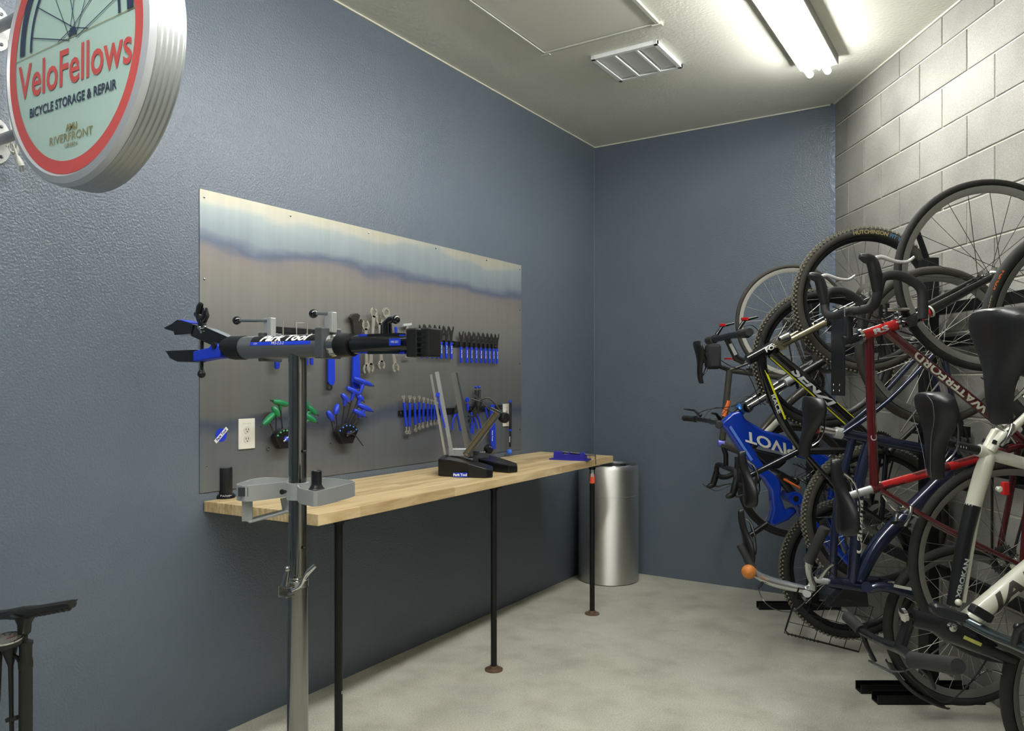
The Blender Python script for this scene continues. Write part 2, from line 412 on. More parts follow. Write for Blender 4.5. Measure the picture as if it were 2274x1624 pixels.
# fluorescent strip lights
TUBEM = mat('fluorescent_tube', (250, 251, 247), .3, emit=TUBE_L)
TUBEB = mat('added_tube_bright', (250, 251, 247), .3, emit=TUBE_L * 1.35)  # stronger tubes for the added fill fixture above the camera
LMET = mat('white_enamel', (120, 120, 115), .6)
def strip(xc, ya, yb, label, TUBEM=TUBEB):
    t = thing('strip_light', (xc, (ya + yb) / 2, CEIL), label, 'ceiling light')
    MB().box((xc, (ya + yb) / 2, CEIL - .026), (.205, yb - ya, .052)).build('housing', LMET, t, smooth=False, bevel=.004)
    MB().prism([(xc - .014, ya, CEIL - .05), (xc + .014, ya, CEIL - .05), (xc, ya, CEIL - .066)], (0, yb - ya, 0)).build('reflector', LMET, t, smooth=False)
    for s in (-1, 1):
        tb = MB().tube([(xc + s * .047, ya + .02, CEIL - .078), (xc + s * .047, yb - .005, CEIL - .078)], .0185, 16).build('tube', TUBEM, t)
        for y in (ya + .03, yb - .03):
            MB().box((xc + s * .047, y, CEIL - .065), (.02, .022, .04)).build('lamp_holder', LMET, t, smooth=False)
    return t
strip(1.80, 2.17, 4.61, 'white twin-tube fluorescent strip light glowing on the ceiling', TUBEM)
strip(1.80, -.33, 2.11, 'white twin-tube fluorescent strip light, added as unseen fill above the viewer')  # added lamp out of view, brightens floor, bench and left wall
strip(1.80, Y0 + .05, -.39, 'white twin-tube fluorescent strip light, added as unseen fill behind the viewer', mat('added_tube_dim', (250, 251, 247), .3, emit=TUBE_L * .75))  # added lamp out of view, weak front fill for sign and repair stand
#strip(4.3, -1.9, .54, 'white twin-tube fluorescent strip light near the block wall behind the viewer')
# ================================================================== steel wall panel
def W_(px, py, x=.003): return at_x(px, py, x)
PY0, PY1, PZ0, PZ1 = 1.922, 4.325, .99, 2.196
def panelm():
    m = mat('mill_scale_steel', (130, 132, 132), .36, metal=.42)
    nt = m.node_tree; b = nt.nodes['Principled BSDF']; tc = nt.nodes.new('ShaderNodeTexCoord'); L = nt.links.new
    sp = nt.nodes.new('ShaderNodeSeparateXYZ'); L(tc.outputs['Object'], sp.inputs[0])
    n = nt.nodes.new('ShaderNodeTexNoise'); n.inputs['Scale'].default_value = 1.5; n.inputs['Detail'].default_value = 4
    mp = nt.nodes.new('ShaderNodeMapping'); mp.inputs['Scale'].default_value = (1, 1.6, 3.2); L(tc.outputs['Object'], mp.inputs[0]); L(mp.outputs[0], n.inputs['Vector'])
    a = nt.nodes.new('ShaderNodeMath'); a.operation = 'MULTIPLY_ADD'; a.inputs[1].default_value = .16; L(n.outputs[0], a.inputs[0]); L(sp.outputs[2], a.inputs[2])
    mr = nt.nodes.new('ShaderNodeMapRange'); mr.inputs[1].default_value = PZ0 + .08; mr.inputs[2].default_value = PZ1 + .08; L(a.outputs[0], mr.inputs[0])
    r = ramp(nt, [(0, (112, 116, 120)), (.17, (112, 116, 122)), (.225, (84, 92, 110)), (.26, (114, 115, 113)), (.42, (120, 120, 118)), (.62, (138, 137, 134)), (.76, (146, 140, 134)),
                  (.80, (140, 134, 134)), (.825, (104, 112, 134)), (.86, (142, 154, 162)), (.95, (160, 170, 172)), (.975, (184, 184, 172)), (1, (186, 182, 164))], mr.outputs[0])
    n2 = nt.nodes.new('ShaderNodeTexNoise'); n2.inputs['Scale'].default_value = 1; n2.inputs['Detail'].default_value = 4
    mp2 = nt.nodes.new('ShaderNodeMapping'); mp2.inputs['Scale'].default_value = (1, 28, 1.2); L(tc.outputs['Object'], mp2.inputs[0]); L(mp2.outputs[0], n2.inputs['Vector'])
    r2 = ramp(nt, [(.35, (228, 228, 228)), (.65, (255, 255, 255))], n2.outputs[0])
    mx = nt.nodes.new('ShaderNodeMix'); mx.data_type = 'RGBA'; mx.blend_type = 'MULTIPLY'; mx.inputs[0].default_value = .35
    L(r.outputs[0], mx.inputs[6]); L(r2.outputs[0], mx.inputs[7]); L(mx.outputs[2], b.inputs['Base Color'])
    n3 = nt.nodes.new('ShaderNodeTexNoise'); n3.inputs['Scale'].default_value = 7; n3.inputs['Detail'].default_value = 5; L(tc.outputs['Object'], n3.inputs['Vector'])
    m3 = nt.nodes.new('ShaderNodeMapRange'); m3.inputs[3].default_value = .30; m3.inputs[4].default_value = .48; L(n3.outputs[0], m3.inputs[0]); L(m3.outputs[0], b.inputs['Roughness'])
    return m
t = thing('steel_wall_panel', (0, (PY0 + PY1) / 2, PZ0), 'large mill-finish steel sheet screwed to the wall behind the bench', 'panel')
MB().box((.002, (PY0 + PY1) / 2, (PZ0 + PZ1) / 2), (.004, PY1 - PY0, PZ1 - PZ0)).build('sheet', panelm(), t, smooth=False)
for (y, z) in [(PY0 + .02, PZ1 - .03), (PY0 + .46, PZ1 - .025), (PY0 + .96, PZ1 - .02), (PY0 + 1.5, PZ1 - .02), (PY0 + 2.0, PZ1 - .02), (PY1 - .02, PZ1 - .03), (PY0 + .02, 1.84),
               (PY0 + .03, 1.09), (PY1 - .02, 1.9), (PY1 - .02, 1.55), (PY1 - .02, 1.12)]:
    MB().lathe((.004, y, z), (1, 0, 0), [(.005, 0), (.0045, .002), (0, .003)], 10).build('screw', STEEL, t)

# ================================================================== workbench
BT = .957
def woodm():
    m = mat('butcher_block_maple', (205, 180, 135), .42, spec=.4)
    nt = m.node_tree; b = nt.nodes['Principled BSDF']; tc = nt.nodes.new('ShaderNodeTexCoord'); L = nt.links.new
    sp = nt.nodes.new('ShaderNodeSeparateXYZ'); L(tc.outputs['Object'], sp.inputs[0])
    def math(op, a, b_=None, v=None):
        q = nt.nodes.new('ShaderNodeMath'); q.operation = op; L(a, q.inputs[0])
        if b_ is not None: L(b_, q.inputs[1])
        if v is not None: q.inputs[1].default_value = v
        return q.outputs[0]
    row = math('FLOOR', math('MULTIPLY', sp.outputs[0], v=1 / .042))
    wn = nt.nodes.new('ShaderNodeTexWhiteNoise'); wn.noise_dimensions = '1D'; L(row, wn.inputs['W'])
    yy = math('FLOOR', math('ADD', math('MULTIPLY', sp.outputs[1], v=1 / .62), wn.outputs['Value']))
    cb = nt.nodes.new('ShaderNodeCombineXYZ'); L(row, cb.inputs[0]); L(yy, cb.inputs[1])
    wn2 = nt.nodes.new('ShaderNodeTexWhiteNoise'); wn2.noise_dimensions = '3D'; L(cb.outputs[0], wn2.inputs['Vector'])
    r = ramp(nt, [(0, (190, 165, 122)), (.5, (212, 189, 145)), (1, (226, 206, 164))], wn2.outputs['Value'])
    mp = nt.nodes.new('ShaderNodeMapping'); mp.inputs['Scale'].default_value = (60, 2.5, 20); L(tc.outputs['Object'], mp.inputs[0])
    n = nt.nodes.new('ShaderNodeTexNoise'); n.inputs['Scale'].default_value = 1.2; n.inputs['Detail'].default_value = 6; n.inputs['Distortion'].default_value = .6; L(mp.outputs[0], n.inputs['Vector'])
    r2 = ramp(nt, [(.35, (205, 190, 170)), (.6, (255, 255, 255))], n.outputs[0])
    mx = nt.nodes.new('ShaderNodeMix'); mx.data_type = 'RGBA'; mx.blend_type = 'MULTIPLY'; mx.inputs[0].default_value = .8
    L(r.outputs[0], mx.inputs[6]); L(r2.outputs[0], mx.inputs[7]); L(mx.outputs[2], b.inputs['Base Color'])
    return m
WOOD = woodm()
t = thing('workbench', (.55, 3.2, 0), 'long maple butcher-block workbench on black pipe legs along the left wall', 'workbench')
MB().prism([(.006, 1.94, BT - .042), (.622, 1.962, BT - .042), (.556, 4.555, BT - .042), (.006, 4.56, BT - .042)], (0, 0, .042)).build('benchtop', WOOD, t, smooth=False, bevel=.002)
PIPE = mat('black_iron_pipe', (20, 20, 21), .4, metal=.3)
FLG = mat('rusty_floor_flange', (120, 98, 80), .5, metal=.5, var=.25, vscale=30)
for i, (x, y) in enumerate(((.565, 2.12), (.545, 3.2), (.535, 4.30))):
    lg = MB().tube([(x, y, .012), (x, y, BT - .042)], .0155, 16).build('leg', PIPE, t)
    MB().lathe((x, y, 0), (0, 0, 1), [(.045, 0), (.045, .007), (.024, .01), (.021, .022), (.0155, .023)], 24).build('floor_flange', FLG, lg)
    b = MB().lathe((x, y, BT - .042), (0, 0, -1), [(.045, 0), (.045, .006), (.022, .009), (.02, .022)], 20).build('top_flange', PIPE, lg)
    MB().box((x + .014, y, .26), (.008, .006, .012)).build('screw', STEEL, lg, smooth=False)
    if i == 2:
        n = (CAM - Vector((x, y, .8))); n.z = 0; n.normalize()
        MB().lathe((x, y, BT - .15), (0, 0, 1), [(.0165, 0), (.0165, .058)], 16).build('label_sticker', mat('orange_label', (228, 88, 62), .5), lg)['label'] = 'orange warning sticker'
        sd = UP.cross(n)
        MB().obox(Vector((x, y, BT - .088)) + n * .016, sd, n, UP, .018, .003, .045).build('label_sticker', mat('grey_label', (170, 175, 172), .5), lg, smooth=False)['label'] = 'pale grey sticker'
# ================================================================== litter bin
STB = mat('brushed_bin_steel', (226, 225, 220), .5, metal=1, aniso=.9)
_nt = STB.node_tree; _tg = _nt.nodes.new('ShaderNodeTangent'); _tg.direction_type = 'RADIAL'; _tg.axis = 'Z'
_nt.links.new(_tg.outputs[0], _nt.nodes['Principled BSDF'].inputs['Tangent']); _nt.nodes['Principled BSDF'].inputs['Anisotropic Rotation'].default_value = 0.25
bc = Vector((.245, 5.135, 0)); br = .218; bh = .835
t = thing('litter_bin', bc, 'tall cylindrical brushed steel bin in the corner behind the bench', 'bin')
MB().lathe(bc, UP, [(br - .004, .004), (br, .006), (br, bh - .03), (br - .004, bh - .012), (br - .016, bh), (br - .02, bh - .012), (br - .02, .1)], 64).build('body', STB, t)
MB().lathe(bc + UP * .62, UP, [(br + .0006, 0), (br + .0012, .001), (br + .0006, .002)], 64).build('seam', ALU, t)
MB().lathe(bc + UP * (bh - .02), UP, [(br - .021, 0), (br - .05, .012), (br - .055, .02), (br - .06, .012), (br - .06, -.03), (br - .08, -.06), (0, -.06)], 48).build('lid_ring', CHROME, t)
b = MB(); b.bar(bc + Vector((-.15, .02, bh - .015)), bc + Vector((.15, -.02, bh - .015)), .004, .05, side=(0, 1, 0)); b.bar(bc + Vector((-.02, -.15, bh - .015)), bc + Vector((.0, .0, bh - .012)), .004, .05, side=(1, 0, 0)); b.build('divider', CHROME, t, smooth=False)

# ================================================================== repair stand
SPX, SD = 661.0, 2.14
SX = (SPX - CX) / F_PX * SD
PH = radians(28); bu = RV * cos(PH) - FV * sin(PH); bn = -RV * sin(PH) - FV * cos(PH)  # along beam (to the right, nearer), normal toward viewer
def Bm(px, py, off=0):
    k = (px - CX) / F_PX; s = (SD * k - SX) / (cos(PH) + sin(PH) * k); X = SX + s * cos(PH); Y = SD - s * sin(PH)
    return CAM + RV * X + FV * Y + UP * ((HY - py) / F_PX * Y) + bn * off
pole = CAM + RV * SX + FV * SD; pole.z = 0
t = thing('repair_stand', pole, 'double-arm bicycle repair stand with steel mast and blue clamps before the bench', 'repair stand')
PZ = lambda py: CAMH + (HY - py) / F_PX * SD
MASTM = mat('mast_steel', (150, 150, 147), .12, metal=1)
MB().tube([pole + UP * .3, pole + UP * PZ(786)], .0245, 32).build('upper_mast', MASTM, t)
MB().lathe(pole, UP, [(.0285, .012), (.0285, PZ(1283)), (.0250, PZ(1280))], 32).build('lower_mast', MASTM, t)
MB().lathe(pole, UP, [(.2, 0), (.2, .01), (.06, .012), (.035, .02), (.035, .06), (.0285, .062)], 40).build('base_plate', BSATIN, t)
for py in (1003, 1218): MB().tube([P(677, py, 2.12) - RV * .004, P(677, py, 2.12) + RV * .004], .004, 10).build('mast_bolt', BLACK, t)
# height clamp
cz0 = PZ(1330); cz1 = PZ(1286)
ck = pole + UP * ((cz0 + cz1) / 2)
cl = MB().lathe(pole + UP * (cz1 - .02), UP, [(.0285, 0), (.031, .002), (.031, .018), (.0285, .02)], 32).build('height_collar', CHROME, t)
lug = P(637, 1322, 2.08)
b = MB(); b.box(lug, (.030, .030, .006)); b.box(lug + UP * .025, (.030, .030, .006)); b.box(lug + UP * .0125 - RV * .012, (.006, .03, .03)); b.build('clamp_lug', STEEL, cl, smooth=False, bevel=.001)
b = MB().tube([P(633, 1300, 2.06), P(638, 1276, 2.06), P(640, 1262, 2.06)], [.011, .007, .004], 12); b.ball(P(638, 1264, 2.06), .008, 12); b.build('clamp_bolt', STEEL, cl)
MB().tube([P(648, 1312, 2.05), P(665, 1303, 2.05), P(675, 1286, 2.05), P(684, 1272, 2.04), P(700, 1256, 2.04)], [.004, .005, .005, .007, .006], 10, sm=4).build('clamp_lever', CHROME, cl)
# beam
a = Bm(531, 773); e = Bm(738, 768)
beam = MB().tube([a, e], .0325, 40).build('cross_beam', mat('beam_steel', (140, 141, 142), .28, metal=.8), t)
MB().tube([Bm(522, 773), Bm(545, 772.5)], .0345, 32).build('collar', BLACK, beam)
lab = MB(); 
def patch(A, B, r, face, t0, t1, a0, a1, nm, m, par, n=10):
    A = Vector(A); B = Vector(B); ax = (B - A).normalized(); f = (Vector(face) - ax * Vector(face).dot(ax)).normalized(); bb = f.cross(ax); L = (B - A).length
    q = MB(); vs = []; fs = []
    for j in range(n + 1):
        th = a0 + (a1 - a0) * j / n
        for s in (t0, t1): vs.append(A + ax * L * s + (f * cos(th) + bb * sin(th)) * r)
    for j in range(n): fs.append((2 * j, 2 * j + 1, 2 * j + 3, 2 * j + 2))
    q.add(vs, fs); return q.build(nm, m, par, flip=False)
sgn = 1 if bn.cross(bu).z > 0 else -1
patch(a, e, .0331, bn, .22, .9, sgn * .42, sgn * 1.15, 'black_label', mat('black_label_print', (18, 18, 18), .35), beam)
patch(a, e, .0331, bn, .22, .86, sgn * .1, sgn * .42, 'blue_label', PBLUE, beam)
text_tube('Park Tool', .034, a, e, .0336, bn, .56, 'lettering', WHITE, beam, dang=sgn * .80, shear=.4, bold=.0012, sx=1.25)
text_tube('PRS-2.2-2', .012, a, e, .0336, bn, .52, 'lettering', WHITE, beam, dang=sgn * .27)
text_tube('USA', .008, a, e, .0336, bn, .28, 'lettering', WHITE, beam, dang=sgn * .27)
def knob_lever(blockpx, post0, post1, arm0, ball, nm, w1):
    k = MB(); k.obox(Bm(*blockpx), bu, bn, UP, w1, .078, .082); bl = k.build('clamp_block', mat('grey_cast_metal', (92, 96, 98), .4, metal=.5), t, smooth=False, bevel=.003)
    q = MB(); q.obox(Bm(*post0), bu, bn, UP, .022, .022, .05); q.obox(Bm(*post1), bu, bn, UP, .016, .02, .055); q.build('lever_post', ALU, bl, smooth=False, bevel=.002)
    MB().tube([Bm(*arm0), Bm(*ball)], .0045, 12).build('lever_rod', CHROME, bl)
    MB().ball(Bm(*ball), .0125, 20).build('lever_knob', BGLOSS, bl)
knob_lever((583, 771, -.03), (586, 726, -.02), (597, 727, -.01), (595, 712, -.01), (526, 712, 0), 'l', .018)
knob_lever((729, 763, .0), (727, 714, -.01), (738, 716, 0), (735, 697, 0), (696, 697, 0), 'r', .026)
# left clamp arm (seen from the side)
arm = MB().tube([Bm(538, 773), Bm(515, 772), Bm(500, 771)], [.034, .034, .024], 24).build('clamp_hub', BLACK, t, smooth=True)
def plate(pxs, off, th, nm, m, par, bev=.0015):
    return MB().prism([Bm(x, y, off) for x, y in pxs], bn * th).build(nm, m, par, smooth=False, bevel=bev)
plate([(520, 752), (508, 768), (486, 771), (432, 747), (430, 726), (440, 722), (470, 730)], -.018, .032, 'upper_jaw_arm', BGLOSS, t)
j1 = plate([(434, 742), (398, 745), (396, 737), (378, 732), (374, 729), (392, 720), (404, 711), (420, 714), (440, 722)], -.022, .04, 'upper_jaw', BGLOSS, t)
plate([(410, 710.5), (432, 717), (434, 719), (412, 713)], -.022, .041, 'jaw_edge', PBLUE, j1)
j2 = plate([(444, 777), (444, 805), (404, 804), (388, 796), (380, 783), (376, 780), (398, 779)], -.022, .04, 'lower_jaw', BGLOSS, t)
plate([(444, 781), (444, 804), (476, 798), (502, 795), (504, 779), (498, 766), (490, 761), (482, 768), (478, 773)], -.02, .045, 'lower_jaw_arm', PBLUE, t, .003)
MB().tube([Bm(492, 768, .02), Bm(492, 768, .03)], .009, 16).build('pivot_bolt', BLACK, t)
rod = MB().tube([Bm(449, 730), Bm(448, 828)], .005, 12).build('clamp_screw', BLACK, t)
b = MB(); b.ball(Bm(447.5, 831), .012, 16); b.tube([Bm(447.5, 822), Bm(447.5, 828)], [.007, .010], 12); b.build('screw_knob', BLACK, rod)
b = MB(); b.tube([Bm(450, 735), Bm(449, 718), Bm(447, 710), Bm(441, 700), Bm(444, 680), Bm(447, 674)], [.013, .012, .014, .011, .010, .007], 14); b.tube([Bm(451, 712), Bm(457, 700), Bm(456, 684)], [.012, .011, .006], 12)
b.ball(Bm(437, 698), .009, 12); b.build('cam_lever', BGLOSS, rod)
for (x, y) in ((452, 728), (464, 727), (458, 738), (455, 732)): MB().tube([Bm(x, y, .014), Bm(x, y, .019)], .005, 10).build('bolt', CHROME, t)
# right clamp arm (coming toward the viewer)
MB().tube([Bm(739, 767), Bm(752, 767)], [.031, .028], 28).build('steel_collar', CHROME, t)
MB().tube([Bm(750, 767), Bm(757, 767), Bm(784, 766)], [.025, .033, .031], 28).build('rubber_boot', BLACK, t)
ra = MB(); ra.tube([Bm(784, 766), Bm(800, 765), Bm(870, 764), Bm(912, 763)], [.024, .025, .024, .022], 20); ra.obox(Bm(858, 764, .0), bu, bn, UP, .10, .03, .052); ra = ra.build('arm_body', BGLOSS, t, bevel=0)
for y, nmz in ((745.5, 1), (783, 1)):
    MB().bar(Bm(803, y, .0), Bm(905, y + 1, .0), .026, .006, side=bn).build('arm_strip', PBLUE, ra, smooth=False)
la = MB().obox(Bm(893, 761, .031), bu, bn, UP, .034, .003, .018).build('arm_label', PBLUE, ra, smooth=False)
text_flat('100-5D', .008, Bm(893, 761, .0335), bu, UP, 'lettering', WHITE, ra)
b = MB(); b.tube([Bm(860, 750), Bm(859, 718), Bm(866, 711), Bm(878, 708)], [.014, .013, .010, .007], 14); b.ball(Bm(879, 710), .0115, 14); b.tube([Bm(850, 748), Bm(851, 722)], .007, 10); b.build('cam_lever', BGLOSS, t)
jw = MB(); jw.obox(Bm(926, 762, .0), bu, bn, UP, .034, .05, .072); jw.build('inner_jaw', BLACK, t, smooth=False, bevel=.004)
jw = MB(); jw.obox(Bm(955, 761, -.004), bu, bn, UP, .028, .052, .072); jw.build('outer_jaw', BLACK, t, smooth=False, bevel=.004)
for k in range(5): MB().obox(Bm(944, 737 + 12 * k, .02), bu, bn, UP, .03, .006, .004).build('jaw_groove', BSATIN, t, smooth=False)
# tool tray
TZ = PZ(1074); 
def tz(px, py): return at_z(px, py, TZ)
def loop(pts, h, th, closed=True, sm=1):
    # vertical strip following a plan outline
    b = MB(); n = len(pts); vs = []; fs = []
    for i, p in enumerate(pts):
        pa = pts[(i - 1) % n] if (closed or i > 0) else p; pb = pts[(i + 1) % n] if (closed or i < n - 1) else p
        d = (pb - pa); d.z = 0; d.normalize(); nn = Vector((-d.y, d.x, 0)) * th / 2
        vs += [p + nn, p - nn, p - nn - UP * h, p + nn - UP * h]
    m = n if closed else n - 1
    for i in range(m):
        j = (i + 1) % n
        for k in range(4): fs.append((i * 4 + k, i * 4 + (k + 1) % 4, j * 4 + (k + 1) % 4, j * 4 + k))
    if not closed: fs.append((0, 1, 2, 3)); fs.append(tuple((n - 1) * 4 + k for k in (3, 2, 1, 0)))
    return b.add(vs, fs)
def rnd(pts, k=3):
    out = []
    n = len(pts)
    for i in range(n):
        p0, p1, p2 = pts[i - 1], pts[i], pts[(i + 1) % n]
        A = p1 + (p0 - p1) * .25; B = p1 + (p2 - p1) * .25
        for q in range(k + 1): s = q / k; out.append(A * (1 - s) ** 2 + p1 * 2 * s * (1 - s) + B * s * s)
    return out
lt = rnd([tz(523, 1076), tz(548, 1079.5), tz(637, 1070), tz(648, 1063), tz(590, 1060), tz(560, 1064)])
rt = rnd([tz(660, 1072), tz(664, 1084), tz(700, 1092), tz(745, 1082), tz(793, 1069), tz(745, 1063), tz(684, 1060)])
for q in (lt, rt):
    for p in q: p.z = TZ
tray = loop(lt, .043, .004).build('tray', ALU, t); tray['label'] = 'left aluminium tool tray'
MB().prism([p - UP * .041 for p in lt], (0, 0, .003)).build('tray_floor', ALU, tray, smooth=False)
tray2 = loop(rt, .040, .004).build('tray', ALU, t); tray2['label'] = 'right aluminium tool tray'
MB().prism([p - UP * .038 for p in rt], (0, 0, .003)).build('tray_floor', ALU, tray2, smooth=False)
b = MB(); b.lathe(pole + UP * (TZ - .043), UP, [(.0255, 0), (.030, 0), (.030, .046), (.0255, .046)], 28); b.build('tray_collar', ALU, t)
MB().tube([P(634, 1092, 2.05), P(626, 1093, 2.03)], [.004, .007], 12).build('tray_knob', BLACK, t)
hg = MB(); g0 = P(549, 1112, 2.12); g1 = P(549, 1158, 2.12); g2 = P(636, 1135, 2.2); g3 = P(630, 1106, 2.2)
hg.bar(g0 + UP * .01, g1, .028, .004, side=RV); hg.bar(g1, g2, .028, .004, side=RV); hg.bar(g2, g3, .02, .004, side=RV); hg.build('tool_hanger', ALU, t, smooth=False)
MB().obox(P(540, 1093, 2.095), RV, FV, UP, .027, .002, .024).build('tray_window', GREYM, tray, smooth=False)
# black socket standing in the tray
sp_ = tz(703, 1083); sp_.z = TZ - .035
t = thing('socket_adapter', sp_, 'black stepped socket adapter standing in the right stand tray', 'tool')
MB().lathe(sp_, UP, [(.022, 0), (.022, .006), (.0205, .030), (.015, .040), (.0135, .044), (.0135, .078), (.011, .080), (.009, .078), (.009, .05), (0, .05)], 24).build('socket_body', BSATIN, t)
MB().lathe(sp_, UP, [(.0208, .030), (.0215, .031), (.0208, .033)], 24).build('ring', GREYM, t)
# ================================================================== tools on the panel
def Wp(px, py, x=.02): return at_x(px, py, x)
XW = Vector((1, 0, 0)); YW = Vector((0, 1, 0))
def wflat(pts, x, th, nm, m, par, bev=.0008):    # flat shape cut in the wall plane
    return MB().prism([Wp(a, c, x) for a, c in pts], XW * th).build(nm, m, par, smooth=False, bevel=bev)
def strip_rail(pxa, pya, pxb, pyb, label, x=.006):
    a = Wp(pxa, pya, x); c = Wp(pxb, pyb, x); t = thing('tool_rail', (a + c) / 2, label, 'tool holder')
    z = (a.z + c.z) / 2
    b = MB().box((.011, (a.y + c.y) / 2, z), (.014, c.y - a.y, .026)); b.build('rail', BLACK, t, smooth=False, bevel=.002)
    for y in (a.y + .012, c.y - .012): MB().lathe((.018, y, z), XW, [(.005, 0), (.004, .002), (0, .003)], 10).build('screw', STEEL, t)
    return t
# ---- cone wrenches: forked steel head, blue sleeve
def cone_wrench():
    t = thing('cone_wrench', (0, 0, 0), 'x', 'wrench', 'cone wrenches hung in a row on the panel')
    b = MB(); th = .0032; x0 = .024
    hp = [(-.008, -.005), (-.009, .02), (-.0075, .045), (-.013, .060), (-.016, .074), (-.012, .088), (-.006, .078), (-.004, .068), (.002, .066), (.008, .074), (.010, .088), (.016, .094), (.017, .080), (.014, .064), (.009, .045), (.0085, .02), (.008, -.005)]
    b.prism([(x0, y * (1.45 if z > .03 else 1.2), z) for y, z in hp], (th, 0, 0)); s = b.build('steel_head', DSTEEL, t, smooth=False, bevel=.0006)
    q = MB(); q.prism([(x0 - .003, -.0095, 0), (x0 - .003, .0095, 0), (x0 - .003, .0085, -.085), (x0 - .003, .005, -.094), (x0 - .003, -.005, -.094), (x0 - .003, -.0085, -.085)], (.009, 0, 0))
    g = q.build('grip', PBLUE, t, smooth=False, bevel=.002)
    text_flat('Park Tool', .011, (x0 + .0064, 0, -.042), (0, 0, 1), (0, -1, 0), 'lettering', WHITE, g, bold=.0004, shear=.2)
    MB().tube([(x0 + .0032, .001, .035), (x0 + .0036, .001, .035)], .004, 10).build('hanging_hole', BLACK, s)
    return t
cw = cone_wrench()
pos = [(1018, 769, 1.0)] + [(p, 770 + (p - 1030) * .0, 1) for p in ()]
set2 = [1016, 1028.5, 1039, 1049.5, 1060, 1070, 1079, 1088, 1096]
set1 = [928, 940.5, 952, 963, 971.5, 983, 994]
n2 = ['first (leftmost)', 'second', 'third', 'fourth', 'fifth (middle)', 'sixth', 'seventh', 'eighth', 'last (rightmost)']
n1 = ['first (leftmost)', 'second', 'third', 'fourth (middle)', 'fifth', 'sixth', 'last (rightmost)']
first = True
def putw(px, py, label, grp):
    global first
    p = Wp(px, py, .0)
    if first: cw.location = (0, p.y, p.z); cw['label'] = label; cw['group'] = grp; first = False; return cw
    r = dup(cw, Vector((0, p.y, p.z)) - cw.location, label); r['group'] = grp; return r
for i, px in enumerate(set2): putw(px, 770.5 + i * .55, n2[i] + ' blue-gripped cone wrench in the far row on the steel panel', 'cone wrenches in the far row')
for i, px in enumerate(set1): putw(px, 757.5 + i * .6, n1[i] + ' blue-gripped cone wrench in the row beside the stand clamp', 'cone wrenches in the near row')
strip_rail(914, 757, 1006, 762, 'black tool rail holding the near row of cone wrenches')
strip_rail(1000, 764, 1100, 769, 'black tool rail holding the far row of cone wrenches')
# ---- combination wrenches, fanned, shrinking
CW = [(896, 884, 903, 958, 1.0), (910, 884, 909, 958, .98), (920, 886, 923, 953, .92), (931, 884, 931, 949, .86), (941, 887, 939, 946, .82), (950, 889, 949, 944, .78), (958, 891, 957, 940, .74), (965, 893, 964, 939, .7), (971, 897, 971, 938, .66)]
for i, (xa, ya, xb, yb, s) in enumerate(CW):
    a = Wp(xa, ya, .028); c = Wp(xb, yb, .028); ax = (c - a).normalized(); sd = XW.cross(ax).normalized()
    t = thing('combination_wrench', (a + c) / 2, ['longest blue-sleeved combination wrench, leftmost in its row', 'second from left', 'third from left', 'fourth from left', 'middle (fifth)', 'sixth from left', 'seventh from left', 'eighth from left', 'shortest blue-sleeved combination wrench, rightmost in its row'][i] + ('' if i in (0, 8) else ' blue-sleeved combination wrench in the lower row'), 'wrench', 'combination wrenches in the lower row')
    w_ = .012 * s
    MB().bar(a, c, w_ * .7, .005, side=sd).build('steel_shank', CSTEEL, t, smooth=False, bevel=.001)
    L = (c - a)
    MB().bar(a + L * .14, a + L * .86, w_ * 1.15, .0085, side=sd).build('blue_sleeve', PBLUE, t, smooth=False, bevel=.0015)
    b = MB(); o = a - ax * .004; r = w_ * .95
    pts = [o + (sd * sin(q) + ax * -cos(q)) * r for q in [radians(v) for v in (35, 70, 110, 150, 180, 210, 250, 290, 325)]] + [o + (sd * sin(q) + ax * -cos(q)) * r * .5 for q in [radians(v) for v in (325, 270, 210, 150, 90, 35)]]
    b.prism([p - XW * .003 for p in pts], XW * .006); b.build('open_jaw', CSTEEL, t, smooth=False, bevel=.0005)
    MB().ring(c + ax * .006, XW, w_ * .62, [(-.0025, -.0035), (.003, -.0035), (.003, .0035), (-.0025, .0035)], 20).build('ring_end', CSTEEL, t, smooth=False)
strip_rail(884, 917, 1009, 911, 'black tool rail holding the combination wrenches')
# ---- fan-shaped holders of handled hex keys
def pkey(t0, px0, py0, hx, hy, tx, ty, colour, lab, grp, x=.045, r=.0032, hr=.0115):
    """shaft from holder point to handle centre, handle from (hx,hy) to (tx,ty)"""
    s = Wp(px0, py0, x); A = Wp(hx, hy, x + .012); Bq = Wp(tx, ty, x + .02)
    mid = A * .45 + Bq * .55
    t = thing('hex_key', s, lab, 'hex key', grp)
    MB().tube([s - UP * .01, s, (s + mid) / 2, mid], r, 8).build('shaft', DSTEEL, t)
    ax = (Bq - A)
    h = MB().tube([A, A + ax * .12, A + ax * .5, A + ax * .85, Bq], [hr * .6, hr, hr * 1.25, hr * 1.0, hr * .55], 12).build('handle', colour, t)
    MB().tube([mid, mid * .72 + s * .28], [hr * 1.0, hr * .55], 10).build('handle_stem', colour, h)
    MB().tube([Bq, Bq + ax.normalized() * .014], r, 8).build('short_tip', DSTEEL, t)
    return t
